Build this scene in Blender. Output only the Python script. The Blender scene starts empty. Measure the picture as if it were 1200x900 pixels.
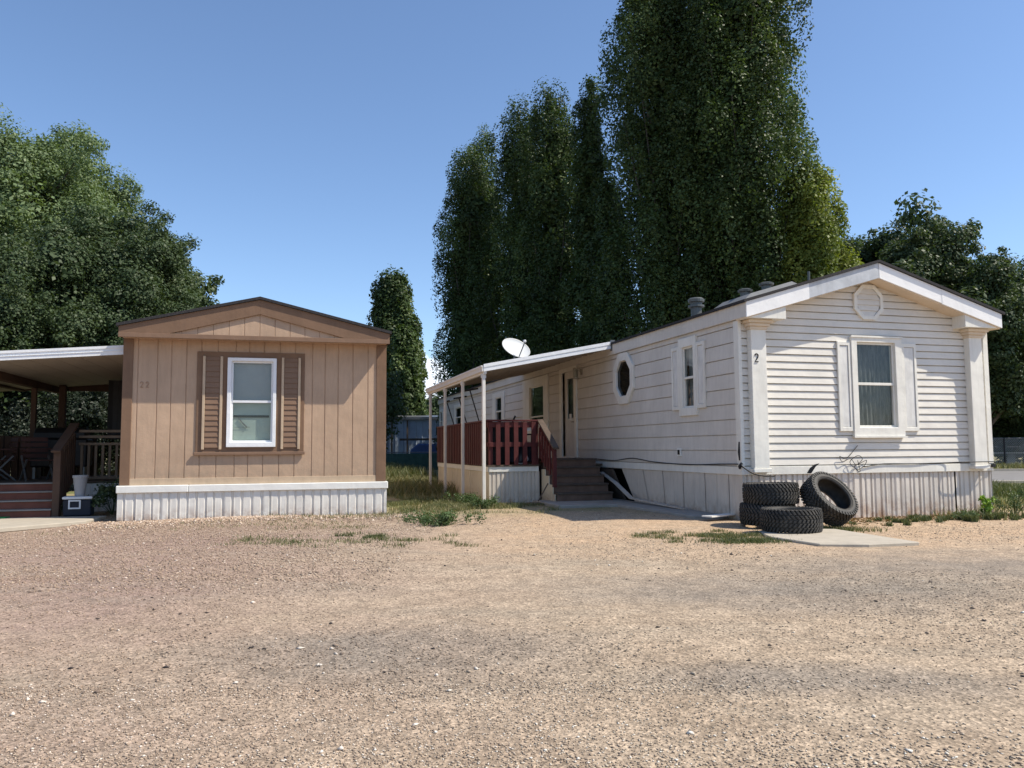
import bpy, math, random
import numpy as np
from mathutils import Vector, Matrix
C = bpy.context.scene.collection
D = bpy.data
rad = math.radians
random.seed(7)

# ------------------------------------------------------------------ helpers
class MB:
    def __init__(s): s.v = []; s.f = []
    def quad(s, a, b, c, d):
        n = len(s.v); s.v += [a, b, c, d]; s.f.append((n, n+1, n+2, n+3))
    def poly(s, pts):
        n = len(s.v); s.v += list(pts); s.f.append(tuple(range(n, n+len(pts))))
    def hexa(s, p):
        n = len(s.v); s.v += p
        for q in ((0,3,2,1),(4,5,6,7),(0,1,5,4),(1,2,6,5),(2,3,7,6),(3,0,4,7)):
            s.f.append(tuple(n+i for i in q))
    def box(s, x0, x1, y0, y1, z0, z1, M=None):
        p = [(x0,y0,z0),(x1,y0,z0),(x1,y1,z0),(x0,y1,z0),(x0,y0,z1),(x1,y0,z1),(x1,y1,z1),(x0,y1,z1)]
        if M: p = [M(*q) for q in p]
        s.hexa(p)
    def prism(s, pts, f0, f1):
        """pts: list of 2D; f0/f1 map 2D -> 3D for the two ends"""
        n = len(s.v); k = len(pts)
        s.v += [f0(*q) for q in pts] + [f1(*q) for q in pts]
        s.f.append(tuple(n+i for i in range(k))[::-1]); s.f.append(tuple(n+k+i for i in range(k)))
        for i in range(k):
            j = (i+1) % k; s.f.append((n+i, n+j, n+k+j, n+k+i))
    def ring(s, outer, inner, f0, f1):
        n = len(s.v); k = len(outer)
        for f in (f0, f1):
            s.v += [f(*q) for q in outer] + [f(*q) for q in inner]
        for i in range(k):
            j = (i+1) % k
            o0,o1,i0,i1 = n+i, n+j, n+k+i, n+k+j
            O0,O1,I0,I1 = o0+2*k, o1+2*k, i0+2*k, i1+2*k
            s.f += [(O0,O1,I1,I0),(o0,i0,i1,o1),(o0,o1,O1,O0),(i0,I0,I1,i1)]
    def beam(s, p, q, w, h=None):
        p = Vector(p); q = Vector(q); h = h or w
        d = (q-p).normalized(); up = Vector((0,0,1)) if abs(d.z) < .95 else Vector((0,1,0))
        x = d.cross(up).normalized()*w/2; y = x.cross(d).normalized()*h/2
        s.hexa([tuple(p-x-y),tuple(p+x-y),tuple(p+x+y),tuple(p-x+y),tuple(q-x-y),tuple(q+x-y),tuple(q+x+y),tuple(q-x+y)])
    def tube(s, pts, r, n=8, cap=True):
        pts = [Vector(p) for p in pts]
        if not isinstance(r, (list, tuple)): r = [r]*len(pts)
        base = len(s.v); ref = None
        for i, p in enumerate(pts):
            d = (pts[min(i+1, len(pts)-1)]-pts[max(i-1, 0)]).normalized()
            if ref is None:
                ref = d.orthogonal().normalized()
            x = (ref - d*ref.dot(d)).normalized(); ref = x; y = d.cross(x)
            for k in range(n):
                a = 2*math.pi*k/n
                s.v.append(tuple(p + (x*math.cos(a)+y*math.sin(a))*r[i]))
        for i in range(len(pts)-1):
            for k in range(n):
                a = base+i*n+k; b = base+i*n+(k+1) % n
                s.f.append((a, b, b+n, a+n))
        if cap:
            s.f.append(tuple(base+k for k in range(n))[::-1])
            s.f.append(tuple(base+(len(pts)-1)*n+k for k in range(n)))
    def lathe(s, prof, c=(0,0,0), n=24, sx=1, sy=1):
        base = len(s.v)
        for (r, z) in prof:
            for k in range(n):
                a = 2*math.pi*k/n
                s.v.append((c[0]+r*math.cos(a)*sx, c[1]+r*math.sin(a)*sy, c[2]+z))
        for i in range(len(prof)-1):
            for k in range(n):
                a = base+i*n+k; b = base+i*n+(k+1) % n
                s.f.append((a, b, b+n, a+n))

def link(name, me, parent=None, label=None):
    o = D.objects.new(name, me); C.objects.link(o)
    if parent: o.parent = parent
    if label: o['label'] = label
    return o
def part(name, mb, m, parent=None, label=None, smooth=False, bevel=0):
    me = D.meshes.new(name); me.from_pydata([tuple(v) for v in mb.v], [], mb.f); me.materials.append(m)
    if smooth:
        me.polygons.foreach_set('use_smooth', [True]*len(me.polygons))
    o = link(name, me, parent, label)
    if bevel:
        b = o.modifiers.new('bevel', 'BEVEL'); b.width = bevel; b.segments = 1; b.limit_method = 'ANGLE'; b.angle_limit = rad(50)
    return o
def npmesh(name, V, F, m, parent=None, extra=None):
    """V (n,3) F (m,k) numpy"""
    me = D.meshes.new(name); k = F.shape[1]
    me.vertices.add(len(V)); me.vertices.foreach_set('co', V.astype(np.float32).ravel())
    me.loops.add(F.size); me.loops.foreach_set('vertex_index', F.astype(np.int32).ravel())
    me.polygons.add(len(F)); me.polygons.foreach_set('loop_start', np.arange(0, F.size, k, dtype=np.int32))
    me.polygons.foreach_set('loop_total', np.full(len(F), k, dtype=np.int32))
    if extra is not None:
        at = me.attributes.new('tone', 'FLOAT', 'FACE'); at.data.foreach_set('value', extra.astype(np.float32))
    me.update(calc_edges=True); me.materials.append(m)
    return link(name, me, parent)
def tag(o, label, cat, group=None, kind=None):
    o['label'] = label; o['category'] = cat
    if group: o['group'] = group
    if kind: o['kind'] = kind
    return o
def thing(name, label, cat, loc=(0,0,0), rz=0, group=None):
    o = D.objects.new(name, None); C.objects.link(o); o.location = loc; o.rotation_euler = (0,0,rz)
    o.empty_display_size = .2
    return tag(o, label, cat, group)

# ------------------------------------------------------------------ materials
def nt(name):
    m = D.materials.new(name); m.use_nodes = True; t = m.node_tree
    b = t.nodes['Principled BSDF']; return m, t, b
def node(t, kind, **kw):
    n = t.nodes.new(kind)
    for k, v in kw.items(): setattr(n, k, v)
    return n
def ramp(t, stops):
    r = node(t, 'ShaderNodeValToRGB'); e = r.color_ramp.elements
    while len(e) < len(stops): e.new(.5)
    for i, (p, c) in enumerate(stops):
        e[i].position = p; e[i].color = (*c, 1) if len(c) == 3 else c
    return r
def noise(t, vec, scale, detail=4, rough=.55):
    n = node(t, 'ShaderNodeTexNoise'); n.inputs['Scale'].default_value = scale
    n.inputs['Detail'].default_value = detail; n.inputs['Roughness'].default_value = rough
    if vec is not None: t.links.new(vec, n.inputs['Vector'])
    return n
def mixc(t, fac, a, b, mode='MIX'):
    m = node(t, 'ShaderNodeMix', data_type='RGBA', blend_type=mode)
    for s, v in ((0, fac), (6, a), (7, b)):
        if hasattr(v, 'is_linked') or hasattr(v, 'links'): t.links.new(v, m.inputs[s])
        elif isinstance(v, (int, float)): m.inputs[s].default_value = v
        else: m.inputs[s].default_value = (*v, 1)
    return m.outputs[2]
def mapr(t, v, a, b, c, d):
    m = node(t, 'ShaderNodeMapRange'); t.links.new(v, m.inputs[0])
    for i, x in enumerate((a, b, c, d)): m.inputs[i+1].default_value = x
    return m.outputs[0]
def paint(name, rgb, rough=.55, var=.12, scale=2.5, streak=.1, dirt=None, dz=(0, .5), bump=.15, bscale=60, spec=.3, metal=0, stretch=(1,1,.15)):
    m, t, b = nt(name)
    tc = node(t, 'ShaderNodeTexCoord').outputs['Object']
    n1 = noise(t, tc, scale)
    lo = tuple(max(0, c*(1-var)) for c in rgb); hi = tuple(min(1, c*(1+var)) for c in rgb)
    r1 = ramp(t, [(.3, lo), (.7, hi)]); t.links.new(n1.outputs[0], r1.inputs[0]); col = r1.outputs[0]
    if streak:
        mp = node(t, 'ShaderNodeMapping'); mp.inputs['Scale'].default_value = stretch
        t.links.new(tc, mp.inputs[0]); n2 = noise(t, mp.outputs[0], 14, 5, .65)
        f = mapr(t, n2.outputs[0], .45, .75, 0, 1)
        mu = node(t, 'ShaderNodeMath', operation='MULTIPLY'); t.links.new(f, mu.inputs[0]); mu.inputs[1].default_value = streak*2.2
        col = mixc(t, mu.outputs[0], col, tuple(c*.62 for c in rgb))
    if dirt:
        sp = node(t, 'ShaderNodeSeparateXYZ'); t.links.new(tc, sp.inputs[0])
        f = mapr(t, sp.outputs[2], dz[0], dz[1], 1, 0)
        n3 = noise(t, tc, 7, 6, .7); f3 = mapr(t, n3.outputs[0], .38, .62, 0, 1)
        mu = node(t, 'ShaderNodeMath', operation='MULTIPLY'); t.links.new(f, mu.inputs[0]); t.links.new(f3, mu.inputs[1])
        col = mixc(t, mu.outputs[0], col, dirt)
    t.links.new(col, b.inputs['Base Color'])
    b.inputs['Roughness'].default_value = rough; b.inputs['Specular IOR Level'].default_value = spec
    b.inputs['Metallic'].default_value = metal
    if bump:
        nb = noise(t, tc, bscale, 3); nl = noise(t, tc, 2.2, 3); bl = node(t, 'ShaderNodeBump'); bl.inputs['Strength'].default_value = .5; bl.inputs['Distance'].default_value = .03 if streak else 0; t.links.new(nl.outputs[0], bl.inputs['Height']); bp = node(t, 'ShaderNodeBump'); bp.inputs['Strength'].default_value = bump
        bp.inputs['Distance'].default_value = .004; t.links.new(bl.outputs[0], bp.inputs['Normal'])
        t.links.new(nb.outputs[0], bp.inputs['Height']); t.links.new(bp.outputs[0], b.inputs['Normal'])
    return m

M = {}
M['tan'] = paint('tan_siding', (.46,.322,.222), .8, .10, 1.5, .14, bump=.6, bscale=45, dirt=(.33,.25,.18), dz=(.55,1.1))
M['tan_light'] = paint('tan_board', (.50,.38,.265), .8, .10, 3, .16, bump=.4)
M['brown'] = paint('brown_trim', (.19,.115,.072), .75, .10, 3, .12, bump=.3)
M['brown_louver'] = paint('brown_louver', (.21,.13,.085), .7, .08, 3, .05)
M['white_skirt'] = paint('white_skirting', (.73,.70,.645), .5, .06, 3, .12, dirt=(.42,.33,.27), dz=(0,.22))
M['white_cap'] = paint('white_cap', (.75,.74,.70), .5, .05, 3, .08)
M['vinyl'] = paint('white_vinyl', (.67,.635,.575), .5, .08, 1.2, .12, stretch=(.3,.3,3))
M['lap'] = paint('painted_lap_siding', (.60,.565,.515), .6, .08, 1.3, .14)
M['white_trim'] = paint('white_trim', (.73,.71,.65), .55, .06, 2, .14)
M['fascia_new'] = paint('fascia_bright', (.80,.79,.78), .4, .03, 2, .04)
M['fascia_old'] = paint('fascia_weathered', (.48,.50,.53), .6, .14, 4, .16)
M['soffit'] = paint('soffit', (.66,.55,.42), .7, .08, 2, .08)
M['skirt_r'] = paint('aged_metal_skirting', (.63,.575,.51), .55, .08, 2, .14, dirt=(.36,.22,.13), dz=(0,.34))
M['skirt_side'] = paint('aged_board_skirting', (.58,.52,.45), .65, .08, 2, .18, dirt=(.34,.25,.18), dz=(0,.3))
M['deck_skirt'] = paint('cream_deck_skirting', (.62,.545,.42), .6, .07, 2, .14, dirt=(.30,.20,.12), dz=(0,.3))
M['shutter'] = paint('white_shutter', (.66,.65,.62), .6, .10, 5, .25)
M['num_faint'] = paint('faded_number', (.33,.22,.15), .8, .1, 5, 0)
M['roof_dark'] = paint('dark_shingle', (.035,.033,.035), .9, .3, 30, 0, bump=.6, bscale=80)
M['roof_metal'] = paint('galvanised_metal', (.17,.172,.175), .7, .10, 4, .10, metal=0)
M['alu'] = paint('white_aluminium', (.78,.79,.80), .35, .04, 2, .05)
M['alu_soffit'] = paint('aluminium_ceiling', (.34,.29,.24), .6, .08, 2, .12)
M['post_white'] = paint('white_post', (.72,.69,.64), .5, .05, 4, .10)
M['red'] = paint('red_rail', (.09,.019,.018), .65, .16, 5, .14, bump=.3)
M['grey_wood'] = paint('weathered_wood', (.115,.085,.065), .85, .2, 6, .2, bump=.5)
M['grey_rail'] = paint('weathered_rail_cap', (.095,.07,.055), .85, .2, 6, .2, bump=.5)
M['stair'] = paint('stair_wood', (.15,.095,.07), .85, .2, 5, .2, bump=.4)
M['red_step'] = paint('red_step', (.20,.07,.045), .75, .15, 5, .1)
M['nosing'] = paint('step_edging', (.27,.25,.23), .4, .1, 5, .1)
M['black'] = paint('black_plastic', (.012,.012,.014), .5, .2, 8, 0)
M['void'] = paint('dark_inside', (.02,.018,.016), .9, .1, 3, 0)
M['navy'] = paint('navy_plastic', (.006,.011,.024), .5, .1, 5, 0)
M['blue'] = paint('blue_plastic', (.05,.09,.22), .5, .1, 5, 0)
M['grey_white'] = paint('white_plastic', (.62,.63,.65), .5, .05, 5, .05)
M['porch_brown'] = paint('porch_timber', (.085,.05,.034), .8, .15, 4, .15, bump=.3)
M['rail_tan_shade'] = paint('shaded_rail_tan', (.18,.135,.095), .8, .12, 5, .15)  # darker copy of the tan board, porch shade put into its colour
M['pot_shaded'] = paint('pot_plastic', (.30,.30,.31), .6, .06, 5, .08)  # white pot toned down to grey to carry the shade of the porch
M['chair_red'] = paint('red_brown_chair', (.055,.022,.018), .6, .1, 5, 0)
M['conc'] = paint('concrete', (.40,.355,.29), .9, .10, 5, 0, bump=.6, bscale=40)
M['conc_dark'] = paint('concrete_pad', (.30,.275,.245), .9, .14, 4, 0, bump=.6, bscale=40)
M['curtain'] = None
M['metal_flue'] = paint('flue_metal', (.12,.125,.12), .45, .15, 8, .2, metal=.4)
M['shed'] = paint('blue_grey_sheet', (.36,.42,.50), .5, .08, 3, .12)
M['green_tarp'] = paint('green_tarp', (.03,.075,.06), .6, .2, 5, .1)
M['green_mat'] = paint('green_mat', (.03,.22,.07), .9, .2, 20, 0)
M['dish'] = paint('dish_white', (.50,.51,.51), .4, .04, 5, 0)
M['grey_metal'] = paint('grey_metal', (.16,.165,.17), .45, .1, 10, 0, metal=.6)
M['brass'] = paint('door_hardware', (.4,.36,.3), .4, .1, 10, 0, metal=.5)
M['paper'] = paint('paper', (.7,.69,.66), .8, .03, 10, 0)
M['green_shade'] = paint('pale_green_blind', (.42,.50,.45), .8, .05, 2, .04)
M['grey_shade'] = paint('grey_blind', (.40,.41,.41), .8, .08, 2, .04)
M['unlit_room'] = paint('unlit_room', (.06,.07,.065), .8, .2, 2, .05)  # sheet behind the side windows, coloured dark for the unlit room
M['trunk'] = paint('bark', (.11,.085,.065), .95, .3, 6, .2, bump=1, bscale=18)
M['pale_trunk'] = paint('pale_bark', (.10,.09,.075), .95, .3, 6, .2, bump=1, bscale=18)
M['asphalt'] = paint('asphalt', (.20,.19,.185), .9, .12, 2, 0, bump=.5, bscale=60)

def curtain_mat():
    m, t, b = nt('lace_curtain')
    tc = node(t, 'ShaderNodeTexCoord').outputs['Object']
    mp = node(t, 'ShaderNodeMapping'); mp.inputs['Scale'].default_value = (12, 1, 1.5); t.links.new(tc, mp.inputs[0])
    n = noise(t, mp.outputs[0], 2.2, 5, .7)
    r = ramp(t, [(.35, (.03,.031,.032)), (.65, (.15,.155,.155))]); t.links.new(n.outputs[0], r.inputs[0])
    t.links.new(r.outputs[0], b.inputs['Base Color']); b.inputs['Roughness'].default_value = .9
    return m
M['curtain'] = curtain_mat()
def glass_mat(name, tint=(.85,.9,.9), base=.08):
    m = D.materials.new(name); m.use_nodes = True; t = m.node_tree; t.nodes.clear()
    out = node(t, 'ShaderNodeOutputMaterial'); mx = node(t, 'ShaderNodeMixShader')
    tr = node(t, 'ShaderNodeBsdfTransparent'); tr.inputs[0].default_value = (*tint, 1)
    gl = node(t, 'ShaderNodeBsdfGlossy'); gl.inputs['Roughness'].default_value = .015; gl.inputs[0].default_value = (.95,.97,1,1)
    tc = node(t, 'ShaderNodeTexCoord').outputs['Object']; nn = noise(t, tc, 3, 2)
    bp = node(t, 'ShaderNodeBump'); bp.inputs['Strength'].default_value = .12; bp.inputs['Distance'].default_value = .02
    t.links.new(nn.outputs[0], bp.inputs['Height']); t.links.new(bp.outputs[0], gl.inputs['Normal'])
    lw = node(t, 'ShaderNodeLayerWeight'); lw.inputs[0].default_value = .5
    p = node(t, 'ShaderNodeMath', operation='POWER'); t.links.new(lw.outputs['Facing'], p.inputs[0]); p.inputs[1].default_value = 5
    f = mapr(t, p.outputs[0], 0, 1, base, .8)
    t.links.new(f, mx.inputs[0]); t.links.new(tr.outputs[0], mx.inputs[1]); t.links.new(gl.outputs[0], mx.inputs[2])
    t.links.new(mx.outputs[0], out.inputs[0]); return m
M['glass'] = glass_mat('window_glass', (.75,.78,.77), .045); M['glass_dark'] = glass_mat('tinted_glass', (.5,.55,.55), .08)

def leaf_mat(name, a, b_, c, trans=.25):
    m = D.materials.new(name); m.use_nodes = True; t = m.node_tree; t.nodes.clear()
    out = node(t, 'ShaderNodeOutputMaterial')
    at = node(t, 'ShaderNodeAttribute', attribute_name='tone')
    r = ramp(t, [(0, a), (.55, b_), (1, c)]); t.links.new(at.outputs['Fac'], r.inputs[0])
    pb = node(t, 'ShaderNodeBsdfPrincipled'); pb.inputs['Roughness'].default_value = .5; pb.inputs['Specular IOR Level'].default_value = .22
    tl = node(t, 'ShaderNodeBsdfTranslucent'); mx = node(t, 'ShaderNodeMixShader'); mx.inputs[0].default_value = trans
    t.links.new(r.outputs[0], pb.inputs['Base Color'])
    tint = mixc(t, 1.0, r.outputs[0], (1.3,1.4,.5), 'MULTIPLY'); t.links.new(tint, tl.inputs[0])
    t.links.new(pb.outputs[0], mx.inputs[1]); t.links.new(tl.outputs[0], mx.inputs[2]); t.links.new(mx.outputs[0], out.inputs[0])
    return m
M['leaf_poplar'] = leaf_mat('poplar_leaf', (.028,.044,.016), (.066,.104,.034), (.19,.235,.09))
M['leaf_yellow'] = leaf_mat('yellow_poplar_leaf', (.07,.10,.025), (.19,.225,.045), (.38,.38,.10), .3)
M['leaf_elm'] = leaf_mat('elm_leaf', (.035,.06,.026), (.07,.10,.045), (.13,.16,.08))
M['leaf_willow'] = leaf_mat('willow_leaf', (.085,.125,.05), (.15,.205,.095), (.24,.295,.155))
M['grass'] = leaf_mat('grass_blade', (.055,.08,.03), (.13,.145,.065), (.30,.255,.145), .2)
M['weed'] = leaf_mat('weed_leaf', (.05,.085,.03), (.085,.13,.05), (.15,.20,.08), .2)
M['bright_weed'] = leaf_mat('bright_weed_leaf', (.12,.22,.03), (.22,.34,.05), (.34,.42,.08), .3)
M['straw'] = leaf_mat('dry_litter', (.16,.10,.055), (.30,.20,.11), (.42,.31,.18), .1)
M['flower'] = leaf_mat('pale_blossom', (.012,.02,.012), (.02,.03,.018), (.28,.30,.25), .2)

PATCH = [(-.75,4.85,.95,.5),(2.3,7.0,1.6,.75),(5.0,8.2,2.0,.9),(1.6,4.2,.7,.25)]
def worn(t, X, Y, tc):
    nz = noise(t, tc, 1.4, 5, .7); acc = None
    def mth(op, a, b):
        m = node(t, 'ShaderNodeMath', operation=op)
        for i, v in enumerate((a, b)):
            if isinstance(v, (int, float)): m.inputs[i].default_value = v
            else: t.links.new(v, m.inputs[i])
        return m.outputs[0]
    for (cx, cy, sx, sy) in PATCH:
        a = mth('DIVIDE', mth('SUBTRACT', X, cx), sx); b = mth('DIVIDE', mth('SUBTRACT', Y, cy), sy)
        d = mth('ADD', mth('MULTIPLY', a, a), mth('MULTIPLY', b, b)); acc = d if acc is None else mth('MINIMUM', acc, d)
    e = mth('ADD', acc, mth('MULTIPLY', mth('SUBTRACT', nz.outputs[0], .5), 5.0))
    return mapr(t, e, -.2, 2.6, .62, 0)
def ground_mat():
    m, t, b = nt('gravel_ground')
    tc = node(t, 'ShaderNodeTexCoord').outputs['Object']
    geo = node(t, 'ShaderNodeSeparateXYZ'); t.links.new(tc, geo.inputs[0])
    X, Y = geo.outputs[0], geo.outputs[1]
    n1 = noise(t, tc, .35, 5, .6); n2 = noise(t, tc, 1.7, 5, .65); n3 = noise(t, tc, 28, 4, .75)
    dirt = ramp(t, [(.3, (.305,.232,.165)), (.7, (.40,.315,.23))]); t.links.new(n2.outputs[0], dirt.inputs[0])
    # pink crushed gravel towards the left drive
    fx = mapr(t, X, -3.2, .5, 1, 0); fy = mapr(t, n1.outputs[0], .35, .6, .25, 1)
    pk = node(t, 'ShaderNodeMath', operation='MULTIPLY'); t.links.new(fx, pk.inputs[0]); t.links.new(fy, pk.inputs[1])
    col = mixc(t, pk.outputs[0], dirt.outputs[0], (.29,.208,.168))
    sy = mapr(t, Y, 8.2, 10.5, 0, 1); sx_ = mapr(t, X, -1.6, .2, 0, 1); sm = node(t, 'ShaderNodeMath', operation='MULTIPLY'); t.links.new(sy, sm.inputs[0]); t.links.new(sx_, sm.inputs[1])
    nq = noise(t, tc, 1.1, 5, .7); sm2 = node(t, 'ShaderNodeMath', operation='MULTIPLY'); t.links.new(sm.outputs[0], sm2.inputs[0]); t.links.new(mapr(t, nq.outputs[0], .3, .6, .2, 1), sm2.inputs[1])
    col = mixc(t, sm2.outputs[0], col, (.42,.30,.20))
    # grey worn bands
    mp = node(t, 'ShaderNodeMapping'); mp.inputs['Scale'].default_value = (.35, 1.2, 1); mp.inputs['Rotation'].default_value = (0,0,rad(12))
    t.links.new(tc, mp.inputs[0]); n4 = noise(t, mp.outputs[0], .8, 5, .6)
    g = mapr(t, n4.outputs[0], .50, .70, 0, .45)
    fy2 = mapr(t, Y, 9, 12, 1, .1); gg = node(t, 'ShaderNodeMath', operation='MULTIPLY'); t.links.new(g, gg.inputs[0]); t.links.new(fy2, gg.inputs[1])
    col = mixc(t, gg.outputs[0], col, (.23,.205,.165))
    col = mixc(t, worn(t, X, Y, tc), col, (.175,.155,.135))
    # dry grass / soil in the distance
    far = mapr(t, Y, 13.5, 17, 0, 1); nf = noise(t, tc, .8, 5, .65)
    rf = ramp(t, [(.4, (.12,.15,.055)), (.6, (.32,.25,.15))]); t.links.new(nf.outputs[0], rf.inputs[0])
    col = mixc(t, far, col, rf.outputs[0])
    nm = noise(t, tc, 5.5, 5, .7); ms_ = node(t, 'ShaderNodeVectorMath', operation='SCALE'); t.links.new(col, ms_.inputs[0]); t.links.new(mapr(t, nm.outputs[0], .3, .7, .78, 1.2), ms_.inputs['Scale']); col = ms_.outputs[0]
    # stone speckle
    vo = node(t, 'ShaderNodeTexVoronoi'); vo.inputs['Scale'].default_value = 46; t.links.new(tc, vo.inputs['Vector'])
    bw = node(t, 'ShaderNodeSeparateColor'); t.links.new(vo.outputs['Color'], bw.inputs[0])
    sp = mapr(t, bw.outputs[0], 0, 1, .74, 1.24)
    hs = node(t, 'ShaderNodeVectorMath', operation='SCALE'); t.links.new(col, hs.inputs[0]); t.links.new(sp, hs.inputs['Scale'])
    vo2 = node(t, 'ShaderNodeTexVoronoi'); vo2.inputs['Scale'].default_value = 110; t.links.new(tc, vo2.inputs['Vector'])
    b2 = node(t, 'ShaderNodeSeparateColor'); t.links.new(vo2.outputs['Color'], b2.inputs[0])
    sp2 = mapr(t, b2.outputs[1], 0, 1, .70, 1.30)
    hs2 = node(t, 'ShaderNodeVectorMath', operation='SCALE'); t.links.new(hs.outputs[0], hs2.inputs[0]); t.links.new(sp2, hs2.inputs['Scale'])
    t.links.new(hs2.outputs[0], b.inputs['Base Color']); b.inputs['Roughness'].default_value = .95; b.inputs['Specular IOR Level'].default_value = .15
    ad = node(t, 'ShaderNodeMath', operation='ADD'); t.links.new(vo.outputs['Distance'], ad.inputs[0]); t.links.new(n3.outputs[0], ad.inputs[1])
    bp = node(t, 'ShaderNodeBump'); bp.inputs['Strength'].default_value = .7; bp.inputs['Distance'].default_value = .008
    t.links.new(ad.outputs[0], bp.inputs['Height']); t.links.new(bp.outputs[0], b.inputs['Normal'])
    return m
M['ground'] = ground_mat()
def stone_mat():
    m, t, b = nt('loose_stone')
    at = node(t, 'ShaderNodeAttribute', attribute_name='tone')
    r = ramp(t, [(0, (.04,.032,.03)), (.12, (.13,.10,.08)), (.4, (.28,.215,.16)), (.7, (.36,.285,.21)), (.9, (.48,.40,.30)), (1, (.66,.61,.53))])
    t.links.new(at.outputs['Fac'], r.inputs[0])
    tc = node(t, 'ShaderNodeTexCoord').outputs['Object']; sx = node(t, 'ShaderNodeSeparateXYZ'); t.links.new(tc, sx.inputs[0])
    f = mapr(t, sx.outputs[0], -3.2, .6, .75, 0)
    c = mixc(t, f, r.outputs[0], (1.0,.87,.83), 'MULTIPLY')
    c = mixc(t, worn(t, sx.outputs[0], sx.outputs[1], tc), c, (.70,.70,.71), 'MULTIPLY'); t.links.new(c, b.inputs['Base Color'])
    b.inputs['Roughness'].default_value = .9; return m
M['stone'] = stone_mat()
def tyre_mat():
    m, t, b = nt('worn_rubber'); tc = node(t, 'ShaderNodeTexCoord').outputs['Object']
    n = noise(t, tc, 9, 5, .65); r = ramp(t, [(.35, (.018,.017,.016)), (.7, (.062,.056,.048))]); t.links.new(n.outputs[0], r.inputs[0])
    t.links.new(r.outputs[0], b.inputs['Base Color']); b.inputs['Roughness'].default_value = .7; return m
M['tyre'] = tyre_mat()
M['tyre_dusty'] = paint('dusty_rubber', (.065,.058,.05), .85, .35, 14, 0)

# ------------------------------------------------------------------ camera, world, sun
f_px, pitch, roll = 938.8, .0793, .0064
cam = D.cameras.new('camera'); cam.sensor_width = 36; cam.lens = f_px/1200*36; cam.clip_end = 3000; cam.clip_start = .05
co = D.objects.new('camera', cam); C.objects.link(co)
co.matrix_world = Matrix.Translation((0,0,1.2)) @ Matrix.Rotation(math.pi/2+pitch, 4, 'X') @ Matrix.Rotation(-roll, 4, 'Z')
bpy.context.scene.camera = co
sc = bpy.context.scene
sdir = Vector((.78, -.13, 1.0)).normalized()   # towards the sun
el = math.asin(sdir.z); az = math.atan2(sdir.x, sdir.y)
w = D.worlds.new('World'); sc.world = w; w.use_nodes = True; t = w.node_tree
bg = t.nodes['Background']; sky = node(t, 'ShaderNodeTexSky', sky_type='NISHITA'); sky.sun_disc = False
sky.sun_elevation = el; sky.sun_rotation = az; sky.altitude = 800; sky.air_density = 1.0; sky.dust_density = .7; sky.ozone_density = 4.0
tcw = node(t, 'ShaderNodeTexCoord').outputs['Generated']
# one small cumulus low on the horizon, between the near and far trees
nc = noise(t, tcw, 26, 6, .6)
def dot_dir(v):
    d = node(t, 'ShaderNodeVectorMath', operation='DOT_PRODUCT'); t.links.new(tcw, d.inputs[0]); d.inputs[1].default_value = Vector(v).normalized(); return d.outputs['Value']
cm = node(t, 'ShaderNodeMath', operation='MAXIMUM')
t.links.new(mapr(t, dot_dir((-.114,1,.072)), .99840, .99965, 0, 1), cm.inputs[0])
t.links.new(mapr(t, dot_dir((.69,1,.16)), .99960, .99995, 0, .55), cm.inputs[1])
ca = node(t, 'ShaderNodeMath', operation='ADD'); t.links.new(cm.outputs[0], ca.inputs[0])
t.links.new(mapr(t, nc.outputs[0], .3, .7, -.35, .35), ca.inputs[1])
cf = mapr(t, ca.outputs[0], .42, .62, 0, .9)
skc = mixc(t, cf, sky.outputs[0], (6.6,7.1,7.9))
t.links.new(skc, bg.inputs[0]); bg.inputs[1].default_value = .15
sun = D.lights.new('sun', 'SUN'); sun.energy = 5.0; sun.angle = rad(.53); sun.color = (1, .925, .79)
so = D.objects.new('sun', sun); C.objects.link(so); so.rotation_euler = sdir.to_track_quat('Z', 'Y').to_euler()
sc.view_settings.view_transform = 'Standard'; sc.view_settings.look = 'None'; sc.view_settings.gamma = 1; sc.view_settings.use_curve_mapping = False
sc.view_settings.exposure = .36
sc.render.resolution_x = 1024; sc.render.resolution_y = 768
sc.cycles.max_bounces = 8; sc.cycles.transparent_max_bounces = 12

# ------------------------------------------------------------------ home frames
LX, LY, LT = -6.824, 14.016, .2606
RX, RY, RT = 3.719, 13.025, .2782
def wpt(fr, a, s, z=0):
    x, y, t_ = fr; return (x+a*math.cos(t_)-s*math.sin(t_), y+a*math.sin(t_)+s*math.cos(t_), z)
LF, RF = (LX, LY, LT), (RX, RY, RT)

# ------------------------------------------------------------------ ground
def gauss(x, y, cx, cy, sx, sy): return np.exp(-((x-cx)/sx)**2-((y-cy)/sy)**2)
rng = np.random.default_rng(3)
waves = [(rng.uniform(.4, 2.2), rng.uniform(0, 6.28), rng.uniform(0, 6.28)) for _ in range(14)]
def gh(x, y):
    h = np.zeros_like(x, dtype=float)
    for k, th, ph in waves: h += np.sin(k*(x*math.cos(th)+y*math.sin(th))+ph)/k*.007
    near = np.clip(1-(y-17)/4, 0, 1)*np.clip((16-np.abs(x))/3, 0, 1)
    h *= near
    h += .045*gauss(x, y, -3.6, 14.1, 2.4, .8) + .05*gauss(x, y, -5.3, 12.6, 2.5, 1.0)*0
    h -= .035*gauss(x, y, -.2, 9.4, .7, .25)
    h += .02*gauss(x, y, 6.5, 12.9, 2.5, .6)
    return h - .012
def axis(lo, hi, n0, n1, step, far, k):
    a = list(np.arange(lo, hi, step)); r = hi; l = lo; st = step
    right = []; 
    while r < far: st *= k; right.append(r); r += st
    right.append(far); st = step; left = []
    l -= step
    while l > -far: left.append(l); st *= k; l -= st
    left.append(-far)
    return np.array(left[::-1]+a+right)
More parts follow.
